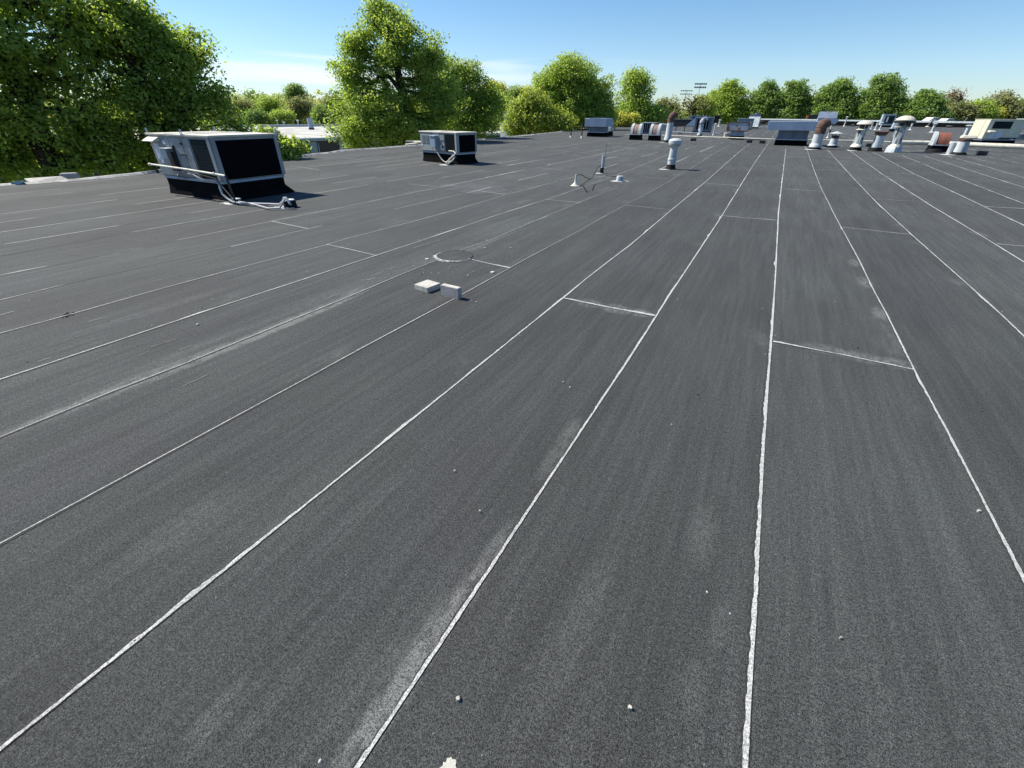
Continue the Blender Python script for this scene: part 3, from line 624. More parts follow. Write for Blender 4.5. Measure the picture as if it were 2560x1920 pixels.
# ---- concrete blocks
b1 = MB(); b1.box((0, 0, .028), (.19, .19, .056)); o = b1.build('concrete_paver', M['concrete'], bevel=.004); o.location = spot(1070, 722); o.rotation_euler = (0, 0, -AZ+R_(-8))
tag(o, 'pale flat square concrete paver left of the upright block', 'concrete block')
b1 = MB(); b1.box((0, 0, .055), (.215, .062, .11)); b1.box((.0, 0, .1115), (.20, .05, .003), m=1); o = b1.build('concrete_block', [M['greyconcrete'], M['concrete']], bevel=.003); o.location = spot(1129, 742); o.rotation_euler = (0, 0, -AZ+R_(-3))
tag(o, 'grey concrete block standing on edge right of the flat paver', 'concrete block')
# ---- covered drain: a ring of white cement round a felt disc
t = thing('covered_drain', 'round felt covered drain patch ringed with broken white cement', 'roof drain', spot(1138, 641), -AZ)
q = MB(); q.lathe([(.235, .0), (.225, .012), (0, .014)], 40); q.build('felt_disc', M['membrane'], t)
q = MB(); nn = 90
for j in range(nn):
    a0, a1 = 2*math.pi*j/nn, 2*math.pi*(j+1)/nn
    def wd_(a): 
        thick = .5+.5*math.cos(a-R_(235)); return .008+.040*thick**2*(.35+.9*vnoise(a*16, 4)), vnoise(a*9, 8) > .2 or thick > .6
    w0, k0 = wd_(a0); w1, k1 = wd_(a1)
    if not k0: continue
    q.add([((.235)*math.cos(a0), .235*math.sin(a0), .014), ((.235+w0)*math.cos(a0), (.235+w0)*math.sin(a0), .005), ((.235+w1)*math.cos(a1), (.235+w1)*math.sin(a1), .005), (.235*math.cos(a1), .235*math.sin(a1), .014)], [(0, 1, 2, 3)])
q.build('cement_ring', M['oldcement'], t, smooth=False)
# ---- cable cone, antenna mast, stub vent
t = thing('cable_cone', 'small pale flashing cone with a black cable looping out of it', 'roof flashing', spot(1438, 464))
q = MB(); q.lathe([(.12, 0), (.08, .02), (.035, .07), (.022, .15), (.016, .26)], 14); q.build('cone', M['pipe'], t)
b_ = spot(1438, 464)
def rel(px, py, z): p = spot(px, py, z); return (p.x-b_.x, p.y-b_.y, z)
q = MB(); q.tube([(0, 0, .24), rel(1440, 441, .33), rel(1444, 437, .34), rel(1455, 437, .33), rel(1463, 443, .25), rel(1473, 447, .16), rel(1480, 446, .13), rel(1488, 430, .26), rel(1494, 418, .34), rel(1504, 413, .37)], .010, 6)
q.tube([rel(1476, 447, .12), rel(1465, 455, .06), rel(1458, 460, .03), rel(1450, 465, .012)], .010, 6); q.build('cable', M['cable'], t, each=1)
t = thing('antenna_mast', 'thin antenna rising from a pale blue pipe with black tape', 'antenna', spot(1504, 433))
b_ = spot(1504, 433); q = MB(); q.lathe([(.065, 0), (.06, .12), (.05, .15)], 14); q.build('boot', M['tar'], t)
q = MB(); q.tube([(0, 0, .1), (.0, 0, .49)], .036, 12); q.build('pipe', M['whiteblue'], t)
q = MB(); q.tube([(.05, 0, .1), (.055, 0, .80)], .009, 6); q.tube([(.055, 0, .76), (.055, 0, .80)], .014, 6); q.build('aerial', M['galv_dull'], t)
q = MB(); q.tube([(.03, 0, .10), rel(1515, 437, .04), rel(1530, 441, .015), rel(1548, 441, .012)], .009, 6); q.build('cable', M['cable'], t)
q = blob('mastic_skirt', 'mastic', -.08, -.05, .14, .10, .008, 5., n=14, rag=.3, parent=t, th=1)
t = thing('stub_vent', 'short white stub vent with dark side beside the antenna mast', 'vent pipe', spot(1549, 453))
q = MB(); q.lathe([(.10, 0), (.095, .10), (.085, .13), (0, .135)], 16); q.build('cap', M['white'], t); blob('mastic_skirt', 'mastic', 0, 0, .19, .12, .006, 6., n=16, rag=.3, parent=t, th=1)

# ---- vents of several kinds
def lean(o, deg_x, deg_y): o.rotation_euler = (R_(deg_x), R_(deg_y), 0)
def mushroom(label, px, py, top_py, r, name='vent_pipe', gp=None):
    H = high((px, py), top_py); t = thing(name, label, 'vent pipe', spot(px, py), 0, gp)
    q = MB(); q.lathe([(r*1.5, 0), (r*1.15, H*.08), (r*1.05, H*.16)], 16); q.build('boot', M['tar'], t)
    q = MB(); q.lathe([(r*1.02, H*.10), (r*1.05, H*.30), (r*1.15, H*.31), (r*1.15, H*.35), (r, H*.36), (r*.95, H*.78)], 20); q.build('pipe', M['white'], t)
    q = MB(); q.lathe([(r*1.2, H*.74), (r*1.55, H*.79), (r*1.6, H*.80), (r*1.2, H*.805)], 20); q.build('collar', M['white'], t)
    q = MB(); q.lathe([(r*1.35, H*.79), (r*1.65, H*.84), (r*1.65, H*.93), (r*1.35, H*.975), (r*.6, H), (0, H)], 20); q.build('cap', M['white'], t)
    blob('mastic_skirt', 'mastic', -r*1.5, -r*.6, r*1.5, r*.8, .008, px*.1, n=14, rag=.3, parent=t, th=1)
    return t
mushroom('tall white capped vent standing alone in the middle of the roof', 1676, 423, 346, .125)
def stackpipe(label, px, py, top_py, r, rust_from=.70, bend=(.85, .4), name='flue_stack', gp=None, rust='rust', bendr=.95, body='white'):
    H = high((px, py), top_py); t = thing(name, label, 'flue', spot(px, py), 0, gp)
    q = MB(); q.lathe([(r*1.5, 0), (r*1.15, .06), (r*1.1, H*.11)], 16); q.build('boot', M['tar'], t)
    q = MB(); q.lathe([(r*1.25, H*.08), (r*1.2, H*.17), (r, H*.22), (r, H*rust_from)], 24); q.build('pipe', M[body], t)
    zt_ = H - r*bendr; q = MB(); P = [(0, 0, H*rust_from-.004), (0, 0, zt_-r*.2)]
    bx, by = bend
    for i in range(1, 8):
        th_ = math.pi*.80*i/7; R0 = r*bendr; P.append((bx*R0*(1-math.cos(th_)), by*R0*(1-math.cos(th_)), zt_-r*.3+R0*.75*math.sin(th_)))
    q.tube(P, [r*1.04]*2 + [r*1.05]*7, 20)
    for zz in (H*rust_from, zt_-r*.4): q.lathe([(r*1.05, zz-.02), (r*1.1, zz), (r*1.05, zz+.02)], 20)
    q.build('elbow', M[rust], t)
    blob('mastic_skirt', 'mastic', -r*1.2, -r*.7, r*1.3, r*.8, .008, px*.1, n=14, rag=.3, parent=t, th=1)
    return t
stackpipe('white flue with rusty elbow left of the others, beside the round brown fans', 1668, 356, 283, .20)
stackpipe('thick white flue with brown rusty elbow beside the wide hood', 2036, 373, 304, .25, .58, bendr=.62)
stackpipe('grey blotched gooseneck pipe in front of the tall louvred unit', 1748, 342, 294, .17, .55, rust='blotch', body='blotch', bendr=1.5)
def dome_flue(label, px, py, top_py, r, cap='cream'):
    H = high((px, py), top_py); t = thing('capped_flue', label, 'flue', spot(px, py))
    q = MB(); q.lathe([(r*1.5, 0), (r*1.3, H*.08), (r*1.2, H*.14)], 18); q.build('boot', M['tar'], t)
    q = MB(); q.lathe([(r*1.55, H*.12), (r*1.45, H*.17), (r*1.12, H*.22), (r, H*.23)], 20); q.build('storm_collar', M[cap], t)
    q = MB(); q.lathe([(r, H*.2), (r, H*.70)], 24); q.build('pipe', M['streaky'], t)
    for a_ in (0.4, 2.4, 4.3):
        q = MB(); q.tube([(r*1.15*math.cos(a_), r*1.15*math.sin(a_), H*.2), (r*1.15*math.cos(a_), r*1.15*math.sin(a_), H*.9)], .016, 6); q.build('strut', M['white'], t)
    q = MB(); q.lathe([(r*.4, H*.755), (r*1.7, H*.70), (r*1.7, H*.692), (r*.3, H*.69)][::-1], 24); q.build('lower_disc', M[cap], t)
    q = MB(); q.lathe([(r*1.0, H*.75), (r*1.0, H*.85)], 20); q.build('throat', M['dark'], t)
    q = MB(); q.lathe([(r*1.9, H*.865), (r*1.95, H*.88), (r*1.7, H*.93), (r*1.1, H*.975), (r*.5, H), (0, H)], 26); q.build('cap', M[cap], t)
    blob('mastic_skirt', 'mastic', -r*1.7, -r*1., r*1.3, r*.8, .008, px*.1, n=14, rag=.3, parent=t, th=1)
    return t
dome_flue('galvanised flue with low domed cream cap and flat disc, left of the rimmed pipe', 2138, 376, 301, .19)
f3_ = dome_flue('tallest flue with thick double cream cap and shiny streaked pipe', 2231, 380, 289, .21)
q = MB(); H3 = high((2231, 380), 289); q.lathe([(.44, H3*.80), (.45, H3*.86), (.3, H3*.862)], 24); q.build('cap_skirt', M['dark'], f3_)
q = MB(); q.lathe([(.40, .0), (.38, H3*.12), (.24, H3*.22)], 6); q.build('box_base', M['white'], f3_)
H = high((2186, 378), 329); t = thing('rimmed_flue', 'open pale flue with rusty flat rim between the two capped flues', 'flue', spot(2186, 378))
q = MB(); q.lathe([(.34, 0), (.30, H*.12), (.27, H*.20)], 18); q.build('boot', M['tar'], t)
q = MB(); q.lathe([(.24, H*.15), (.22, H*.86)], 24); q.build('pipe', M['whiteblue'], t)
q = MB(); q.lathe([(.22, H*.80), (.27, H*.88), (.30, H*.98), (.34, H), (.25, H*1.01), (0, H*.99)], 24); q.build('rim', M['rust'], t)
# conical cap vent
H = high((2079, 369), 328); t = thing('cone_cap_vent', 'squat white vent with pointed white cone cap', 'vent pipe', spot(2079, 369))
q = MB(); q.lathe([(.30, 0), (.22, .05), (.20, H*.14)], 18); q.build('boot', M['tar'], t)
q = MB(); q.lathe([(.26, H*.13), (.25, H*.17), (.21, H*.2), (.18, H*.58)], 20); q.build('pipe', M['white'], t)
q = MB(); q.lathe([(.19, H*.57), (.19, H*.74)], 18); q.build('throat', M['dark'], t)
for a_ in (1, 3.1, 5.2):
    q = MB(); q.tube([(.17*math.cos(a_), .17*math.sin(a_), H*.6), (.19*math.cos(a_), .19*math.sin(a_), H*.88)], .012, 6); q.build('strut', M['dark'], t)
q = MB(); q.lathe([(.33, H*.85), (.335, H*.86), (0, H)], 24); q.build('cap', M['white'], t)
# ---- box hoods: curb, tapering body, wide flat hood
def boxhood(label, px, py, bw, body_py, top_py, hw, mats, dpt=1., hd=1.1, name='exhaust_hood', rz=0., taper=1., hh=None):
    m_ = mpp(px, py); W = bw*m_; HW = hw*m_
    H = high((px, py), top_py); HB = high((px, py), body_py); hc = H*.24
    ctr = spot(px, py) + uv2w(0, dpt*W/2); t = thing(name, label, 'roof ventilator', ctr, -AZ+rz)
    curb(t, W, dpt*W, hc, .05, 'whiteblue', front=.02)
    q = MB(); q.box((0, 0, (hc+.03+HB)/2), (W*.94, dpt*W*.94, HB-hc-.03), top=(taper, 1)); q.build('body', M[mats[0]], t, bevel=.01)
    q = MB(); y0 = -hd*W*.5; y1 = hd*W*.5
    q.prism([(-HW/2, HB), (HW/2, HB), (HW/2, H-.03), (HW/2-.04, H), (-HW/2+.04, H), (-HW/2, H-.03)], y0, y1, 'y'); q.build('hood', M[mats[1]], t, bevel=.01)
    return t, W, HW, H, HB
t, W, HW, H, HB = boxhood('wide blue grey sheet metal hood on a narrower body, centre of the vents', 1974, 364, 70, 325, 303.5, 122, ('galv_dull', 'galv'), 1., 1.35)
q = MB(); q.prism([(-HW/2-.01, HB-.02), (HW/2+.01, HB-.02), (HW/2+.01, HB), (-HW/2-.01, HB)], -.68*W, .68*W, 'y'); q.build('drip_edge', M['galv'], t)
t, W, HW, H, HB = boxhood('square hood with orange rust stain and dark rusted rim', 1838, 349, 32, 328, 305, 48, ('galv', 'rustmix'), 1., 1.4)
q = MB()
for (a_, b_, c_, d_) in ((-HW/2, HW/2, H-.05, H+.012), (-HW/2, HW/2, HB-.01, HB+.05)): q.box(((a_+b_)/2, -.7*W-.006, (c_+d_)/2), (b_-a_+.02, .02, d_-c_))
for s in (-1, 1): q.box((s*HW/2, -.7*W-.006, (H+HB)/2), (.06, .02, H-HB-.07))
q.build('rim', M['rustedge'], t, each=1)
t, W, HW, H, HB = boxhood('blue grey gravity hood on black curb near the far left of the vents', 1487, 342, 42, 317, 296, 54, ('galv_dull', 'galv'), 1., 1.3)
q = MB(); q.box((-HW*.05, 0, H+.012), (HW*.5, W*1.3, .02)); q.build('lid', M['galv'], t)
# ---- scroll fans: curb, brown drum between two white cheeks
def scroll(label, px, py, top_py, w_px, drum, cheek, rz=0., gp=None, one=False, narrow=.5, flip=1):
    m_ = mpp(px, py); W = w_px*m_; H = high((px, py), top_py); hc = H*.33; D = W*1.15; R0 = (H-hc)/1.0
    t = thing('scroll_fan', label, 'exhaust fan', spot(px, py) + uv2w(0, D/2), -AZ+rz, gp)
    curb(t, W, D, hc, .05, 'white', front=.01)
    def arc(k, n=10): # profile in (y, z): a quarter-round back rising to a flat front opening
        P = [(-D*.46*k, hc+.03)]
        for i in range(n+1):
            th_ = math.pi*.62*i/n; P.append((-D*.46*k + D*.92*k*(1-math.cos(th_))/1.37, hc+.03+(H-hc-.03)*k*math.sin(th_)**.85 if th_ < math.pi/2 else hc+.03+(H-hc-.03)*k*(.90+.10*math.sin(th_))))
        P.append((D*.46*k, hc+.03)); return P
    q = MB(); q.prism(arc(.93), -W*narrow/2, W*narrow/2, 'x'); q.build('drum', M[drum], t, angle=40)
    for s in (-1, 1):
        if one and s > 0: continue
        q = MB(); q.prism(arc(1.), s*W*narrow/2+(0.002 if s > 0 else -W*(.5-narrow/2)), s*W*narrow/2+(W*(.5-narrow/2) if s > 0 else -.002), 'x'); q.build('cheek', M[cheek], t, angle=40)
    return t
gp = 'brown drummed scroll fans'
scroll('brown scroll fan with white cheeks, left one of the pair', 1585, 350, 309, 25, 'brown_sheet', 'white', gp=gp)
scroll('brown scroll fan with white cheeks, right one of the pair beside the rusty flue', 1632, 352, 310, 25, 'brown_sheet', 'white', gp=gp)
scroll('smaller pale scroll fan tucked behind the blue grey gravity hood', 1513, 340, 303, 22, 'brown_sheet', 'white')
scroll('large red rusted scroll fan with one white cheek', 2347, 380, 330, 36, 'rusty_drum', 'white', one=True, narrow=.72)
# ---- plain machine boxes
def machine(name, label, cat, px, py, top_py, w_px, dpt, mat, top='white', extra=None, rz=0., hc=.15, gp=None, base=True):
    m_ = mpp(px, py); W = w_px*m_; H = high((px, py), top_py); D = W*dpt
    t = thing(name, label, cat, spot(px, py) + uv2w(0, D/2), -AZ+rz, gp)
    if base: curb(t, W*.94, D*.94, H*hc, .05, 'galv')
    z0 = H*hc+.02 if base else .02
    q = MB(); q.box((0, 0, (z0+H)/2), (W, D, H-z0)); q.build('cabinet', M[mat], t, bevel=.012)
    q = MB(); q.box((0, 0, H+.012), (W+.05, D+.05, .03)); q.build('top_panel', M[top], t, bevel=.006)
    if extra == 'slats':
        q = MB(); q.box((0, -D/2-.004, (z0+H)/2), (W*.8, .01, (H-z0)*.8)); q.build('grille', M['coil'], t)
        for i in range(6):
            q = MB(); q.box((-.36*W+.144*W*i, -D/2-.014, (z0+H)/2), (.035*W, .016, (H-z0)*.82)); q.build('slat', M['galv_dull'], t)
    if extra == 'panel':
        q = MB(); q.box((.05*W, -D/2-.005, (z0+H)/2), (W*.7, .012, (H-z0)*.74)); q.build('grille', M['grille'], t)
        q = MB(); q.box((-.1*W, -D/2-.014, (z0+H)*.52), (W*.12, .01, (H-z0)*.5)); q.build('label', M['label'], t)
    if extra == 'glass':
        for s in (-1, 1):
            q = MB(); q.box((s*.23*W, -D/2-.005, (z0+H)/2), (W*.4, .012, (H-z0)*.7)); q.build('panel', M['glass'], t)
    return t, W, D, H, z0
machine('condenser', 'dark ribbed condenser with pale lid between the two brown fans', 'condenser', 1618, 337, 307, 34, .8, 'galv_dull', 'white', 'slats', hc=.1)
t, W, D, H, z0 = machine('tall_air_handler', 'tall blue grey louvred air handler with slanted intake hood, behind the gooseneck', 'air handler', 1752, 333, 294, 40, .9, 'galv_dull', 'galv', 'slats', hc=.14)
q = MB(); q.prism([(-W*.5, H), (-W*.5, z0+.3*H), (-W*1.0, z0+.3*H), (-W*.95, z0+.36*H)], -D*.45, D*.1, 'y'); q.build('intake_hood', M['galv'], t)
machine('air_handler', 'teal grey box unit behind the tall louvred air handler', 'air handler', 1742, 313, 290, 44, .8, 'teal', 'galv', 'panel')
machine('condenser', 'small dark condenser with pale switch box, right of the louvred unit', 'condenser', 1785, 306, 288.5, 22, .8, 'dark', 'galv', 'panel')
machine('air_handler', 'low teal box with pale lid behind the rust stained hood', 'air handler', 1858, 324, 296.5, 36, .7, 'teal', 'white', None, hc=.12)
t, W, D, H, z0 = machine('sloped_air_handler', 'bright white sloped faced air handler behind the teal box', 'air handler', 1880, 321, 291, 26, .9, 'white', 'galv_dull', None, hc=.12)
q = MB(); q.prism([(-D*.5, z0), (-D*.5-.55*W, z0), (-D*.5, H)], -W*.48, W*.48, 'x'); q.build('sloped_face', M['white'], t)
q = MB(); q.box((0, .1, H+.15), (W*.9, D*.5, .26)); q.lathe([(.25, H+.27), (.25, H+.38), (0, H+.42)], 16, (.1, 0, 0)); q.build('top_housing', M['galv_dull'], t)
t, W, D, H, z0 = machine('rooftop_unit', 'pale green framed unit standing behind the rimmed flue', 'air handler', 2214, 318, 286, 27, .9, 'whiteblue', 'whiteblue', 'panel')
machine('air_handler', 'distant grey unit with three glazed looking panels near the far parapet', 'air handler', 2296, 307, 290, 30, .6, 'galv_dull', 'galv', 'glass', base=False)
t, W, D, H, z0 = machine('rust_orange_unit', 'dark box with orange primed side beyond the wide hood', 'air handler', 2030, 307, 287.5, 24, .6, 'dark', 'galv', None, base=False)
q = MB(); q.box((-W*.5-.25, 0, H/2), (.5, D*1.02, H)); q.build('side_panel', M['orange'], t)
t, W, D, H, z0 = machine('sloped_hood_unit', 'large unit with tilted blue grey panel and white hoods behind the thick rusty flue', 'air handler', 2062, 315, 295, 40, .7, 'whiteblue', 'white', None, hc=.1)
q = MB(); q.prism([(-D*.5, H), (D*.45, H), (D*.6, H*1.75), (D*.5, H*1.8)], -W*.5, W*.5, 'x'); q.build('tilted_panel', M['galv_dull'], t)
q = MB(); q.prism([(0, H*.35), (W*.5, H*.3), (W*.62, H*.75), (W*.45, H*.98), (0, H)], -D*.5-.9, -D*.5-.02, 'y'); q.build('side_hood', M['galv'], t)
# cone shaped aluminium fan
px, py = 2238, 329; H = high((px, py), 297); t = thing('aluminium_fan', 'squat tapered pale blue fan housing on black curb behind the tallest flue', 'exhaust fan', spot(px-2, py), -AZ)
curb(t, 1.0, 1.0, H*.22, .05, 'galv'); q = MB(); q.box((0, 0, H*.6), (.95, .95, H*.76), top=(.72, .72)); q.build('housing', M['whiteblue'], t, bevel=.02)
q = MB(); q.lathe([(.45, H*.97), (.5, H), (.2, H*1.05), (0, H*1.05)], 20); q.build('cap', M['white'], t)
# ---- long beige unit at the right edge
W, D, H = 2.3, 1.3, high((2449, 358), 299)
t = thing('long_rooftop_unit', 'long beige rooftop unit with big dark intake opening at the right edge', 'air conditioner', spot(2449, 359) + Matrix.Rotation(-AZ+R_(24), 3, 'Z') @ Vector((W/2, D/2, 0)), -AZ+R_(24))
curb(t, W-.1, D-.08, .22, .05, 'galv')
z0 = .28; q = MB(); q.box((0, 0, (z0+H)/2), (W, D, H-z0)); q.build('cabinet', M['beige'], t, bevel=.012)
q = MB(); q.box((-W/2-.012, 0, (z0+H)/2), (.02, D*.98, H-z0-.04)); q.box((-W/2-.03, -D*.18, (z0+H)/2), (.02, .03, H-z0-.06)); q.build('end_panel', M['beige'], t, bevel=.004)
q = MB(); q.box((0, 0, H+.015), (W+.06, D+.06, .034)); q.build('top_panel', M['beige'], t, bevel=.006)
q = MB(); q.box((-.12*W, -D/2-.005, H-.22*H), (W*.52, .012, H*.30)); q.build('intake_opening', M['grille'], t)
q = MB(); q.prism([(-D/2, z0+.48*(H-z0)), (-D/2-.26, z0+.40*(H-z0)), (-D/2-.26, z0+.36*(H-z0)), (-D/2, z0+.36*(H-z0))], -W*.46, -W*.30, 'x'); q.build('rain_hood', M['beige'], t)
for i, x_ in enumerate((-.30, -.10)):
    q = MB(); q.box((x_*W, -D/2-.02, z0+.20*(H-z0)), (W*.17, .04, (H-z0)*.30)); q.build('filter_grille', M['label'], t)
q = MB(); q.box((.39*W, -D/2-.005, H*.74), (W*.08, .012, .10)); q.box((.25*W, -D/2-.005, H*.48), (W*.10, .02, .04)); q.build('label', M['label'], t, each=1)
q = MB(); q.box((.2*W, -D/2-.03, z0+.05), (W*.5, .06, .08)); q.build('base_rail', M['dark'], t)
# ---- T-cap vent with rusty top at the right
px, py = 2395, 387; H = high((px, py), 338); t = thing('t_cap_vent', 'fat white pipe with broad rusty T cap before the long beige unit', 'vent pipe', spot(px, py), -AZ)
q = MB(); q.lathe([(.36, 0), (.28, .06), (.26, H*.14)], 18); q.build('boot', M['tar'], t)
q = MB(); q.lathe([(.25, H*.10), (.22, H*.72)], 24); q.build('pipe', M['white'], t)
q = MB(); q.lathe([(.24, H*.70), (.26, H*.80), (.20, H*.84)], 20); q.build('collar', M['rust'], t)
q = MB(); q.box((.08, 0, H*.92), (.62, .34, H*.15), top=(.8, .6)); q.build('cap', M['cream'], t, bevel=.03)
q = MB(); q.lathe([(.12, 0), (.12, H*.62)], 16, (-.34, .1, 0)); q.build('side_pipe', M['white'], t)
blob('mastic_skirt', 'mastic', -.35, -.2, .3, .2, .008, 7., n=14, rag=.3, parent=t, th=1)
q = thing('tar_mound', 'low mound of black roof cement before the red rusted fan', 'roof flashing', spot(2333, 381)); m2 = MB(); m2.lathe([(.42, 0), (.33, .05), (.28, .15), (0, .17)], 16); m2.build('mound', M['tar'], q)
# ---- slim pipes
def slim(label, px, py, top_py, r, mat='white', cap=True, name='slim_vent_pipe', gp='slim vent pipes', leanx=0.):
    H = high((px, py), top_py); t = thing(name, label, 'vent pipe', spot(px, py), 0, gp)
    q = MB(); q.lathe([(r*2.4, 0), (r*1.3, H*.08), (r*1.2, H*.14)], 12); q.build('boot', M['white' if mat == 'white' else 'pipe'], t)
    q = MB(); q.tube([(0, 0, H*.1), (leanx, 0, H*.93)], r, 12); q.build('pipe', M[mat], t)
    if cap: q = MB(); q.lathe([(r*1.9, H*.90), (r*2.0, H*.93), (r*1.2, H*.98), (0, H)], 14, (leanx, 0, 0)); q.build('cap', M[mat], t)
    return t
slim('black slim pole left of its twin, before the dark tree foot', 1427, 343, 315, .045, 'dark', False, 'black_pole', 'black poles')
slim('black slim pole right beside the blue grey gravity hood', 1454, 345, 304, .045, 'dark', False, 'black_pole', 'black poles')
slim('thin pale pipe with small round cap right of the louvred air handler', 1783, 338, 308, .05)
slim('short white mushroom pipe before the first row tree', 1797, 316, 299, .13)
slim('white pipe with bright cap left of the galvanised flue', 2110, 316, 291, .10)
slim('white pipe just right of the low domed flue', 2177, 323, 302, .07)
slim('white capped pipe under the pale green framed unit', 2188, 325, 302.5, .11)
slim('slightly lower capped pipe at the foot of the pale green framed unit', 2199, 325, 305, .09)
slim('white capped pipe right of the tallest flue', 2275, 325, 303, .11)
slim('white capped pipe standing between far parapet and red fan', 2329, 331, 308, .13)
slim('short white pipe with pale cap on the far parapet left part', 1963, 304, 293, .16)
slim('broad capped white pipe directly left of the long beige unit', 2411, 341, 312, .15)
slim('leaning dark bent pipe near the far parapet', 2318, 317, 300, .15, 'dark', False, 'dark_pipe', 'dark bent pipes', .6)
slim('taller leaning dark pipe close to the long beige unit', 2398, 318, 294, .16, 'dark', False, 'dark_pipe', 'dark bent pipes', .8)
t = slim('white pole with a black band right of the thick rusty flue', 2069, 345, 312, .06, cap=False); q = MB(); Hq = high((2069, 345), 312); q.tube([(0, 0, Hq*.42), (0, 0, Hq*.66)], .066, 12); q.build('band', M['dark'], t)
t = thing('gas_valve', 'small pale valve stub left of the rust stained hood', 'valve', spot(1812, 344)); q = MB(); q.lathe([(.12, 0), (.1, .2), (.14, .22), (.14, .32), (0, .36)], 12); q.build('body', M['pipe'], t); q = MB(); q.tube([(0, 0, .2), (.5, .1, .2)], .05, 8); q.build('handle', M['dark'], t)
# ---- long pipes across the roof on blocks
def runpipe(label, P, r, blocks, mat='pipe', zz=.2):
    t = thing('roof_pipe', label, 'pipe', (0, 0, 0)); Q = [spot(x, y) + Vector((0, 0, zz)) for x, y in P]
    q = MB(); q.tube(Q, r, 12); q.build('pipe', M[mat], t)
    for (x, y) in blocks:
        b = spot(x, y); q = MB(); q.box((b.x, b.y, (zz-r)/2), (.35, .35, zz-r), rz=-AZ); q.build('support_block', M['dark'], t, bevel=.02)
runpipe('thin gas pipe running across the roof behind the wide hood', [(1562, 345), (1640, 346), (1735, 350), (1850, 354), (1942, 358), (2120, 361), (2250, 366), (2440, 373)], .035, [(1733, 352.5), (1873, 357), (1905, 358.5), (2172, 367)], zz=.22)
runpipe('thick pale pipe crossing to the right edge behind the white flues', [(2240, 371), (2330, 373), (2430, 378), (2560, 384), (2700, 390)], .115, [(2452, 388), (2392, 384)], 'pipe', .30)
runpipe('pipe lying before the long duct and louvred air handler', [(1680, 333), (1730, 336), (1800, 338)], .05, [(1700, 334)], 'galv_dull', .12)
# long dark duct with legs
t = thing('roof_duct', 'long dark duct on legs left of the tall louvred air handler', 'duct', spot(1706, 331), -AZ)
q = MB(); q.box((0, 1.2, .85), (2.5, .9, .62)); q.build('duct_body', M['dark'], t, bevel=.03)
q = MB(); q.box((0, 1.2, 1.175), (2.54, .94, .03)); q.build('lid', M['galv_dull'], t)
for x_ in (-.9, 0, .9):
    q = MB(); q.tube([(x_, .9, 0), (x_, .9, .6)], .04, 8); q.build('leg', M['dark'], t)
t = thing('sloped_skylight', 'low pale sloped hatch left of the tall louvred air handler', 'roof hatch', spot(1650, 327), -AZ)
q = MB(); q.prism([(-.9, 0), (.9, 0), (.9, .55), (-.2, .75)], 0, 1.2, 'y'); q.build('housing', M['grey_cab2'], t, bevel=.02)
# far parapet and the clutter at its foot
a, b = uv(1886, 303.5), uv(2450, 316.5)
t = thing('parapet', 'low white capped black parapet along the far side of the roof', 'parapet', (0, 0, 0), -AZ)
zp = .75; L = b[0]-a[0]; yy = (a[1]+b[1])/2
PA, PB = uv(1890, 306.5), uv(2440, 319.5)
q = MB(); dx_, dy_ = PB[0]-PA[0], PB[1]-PA[1]; Ln = math.hypot(dx_, dy_); ang = math.atan2(dy_, dx_)
mid = ((PA[0]+PB[0])/2, (PA[1]+PB[1])/2)
q.box((mid[0], mid[1], .33), (Ln, .3, .66), rz=ang); q.build('wall', M['curbfelt'], t)
q = MB(); q.box((mid[0], mid[1], .80), (Ln+.1, .46, .28), rz=ang); q.build('coping', M['whiteblue'], t)
for i, (px, py, wp, hp) in enumerate([(1903, 309, 9, 5), (1917, 312, 5, 3), (2131, 316, 6, 3), (2306, 316, 16, 4), (2372, 319, 10, 3), (1898, 314, 8, 3)]):
    m_ = mpp(px, py); q = MB(); q.box((0, 0, hp*m_/2), (wp*m_, wp*m_*.5, hp*m_)); q.box((0, 0, hp*m_+.03), (wp*m_*1.05, wp*m_*.55, .05), m=1)
    o = q.build('sleeper_box', [M['dark'], M['white']], bevel=.02); o.location = spot(px, py); o.rotation_euler = (0, 0, -AZ)
    tag(o, ['low dark box with pale lid right of the sloped white air handler', 'tiny dark box beyond the sloped air handler', 'tiny dark box behind the galvanised flue', 'long low dark box at the foot of the far parapet', 'low dark box with pale lid near the leaning dark pipe', 'small dark box beside the sloped white air handler'][i], 'box', 'low boxes near the far parapet')
# things at the left edge of the roof
t = thing('roof_hatch_panel', 'bright white flat panel lying over the left roof edge', 'panel', spot(110, 456), 0)
P4 = [spot(75, 456, .03), spot(170, 447.5, .03), spot(152, 440, .10), spot(60, 446, .10)]; b_ = spot(110, 456)
q = MB(); V4 = [(p.x-b_.x, p.y-b_.y, p.z) for p in P4]; q.add(V4 + [(x, y, z-.05) for x, y, z in V4], [(0, 1, 2, 3), (7, 6, 5, 4), (0, 4, 5, 1), (1, 5, 6, 2), (2, 6, 7, 3), (3, 7, 4, 0)]); q.build('panel', M['concrete'], t)
P4 = [spot(28, 461, .02), spot(60, 457, .02), spot(58, 450, .10), spot(25, 456, .06)]
q = MB(); V4 = [(p.x-b_.x, p.y-b_.y, p.z) for p in P4]; q.add(V4 + [(x, y, z-.05) for x, y, z in V4], [(0, 1, 2, 3), (7, 6, 5, 4), (0, 4, 5, 1), (1, 5, 6, 2), (2, 6, 7, 3), (3, 7, 4, 0)]); q.build('small_panel', M['whiteblue'], t)
q = MB(); q.box((0, 0, .07), (.42, .22, .13), rz=.5, top=(.8, .7)); o = q.build('stone_slab', M['greyconcrete'], bevel=.02); o.location = spot(177, 446); tag(o, 'brownish stone slab behind the bright white panel on the left edge', 'stone')
t = thing('fallen_branch', 'two bare fallen branches on the roof edge left of the smaller air conditioner', 'branch', spot(1030, 364)); b_ = spot(1030, 364)
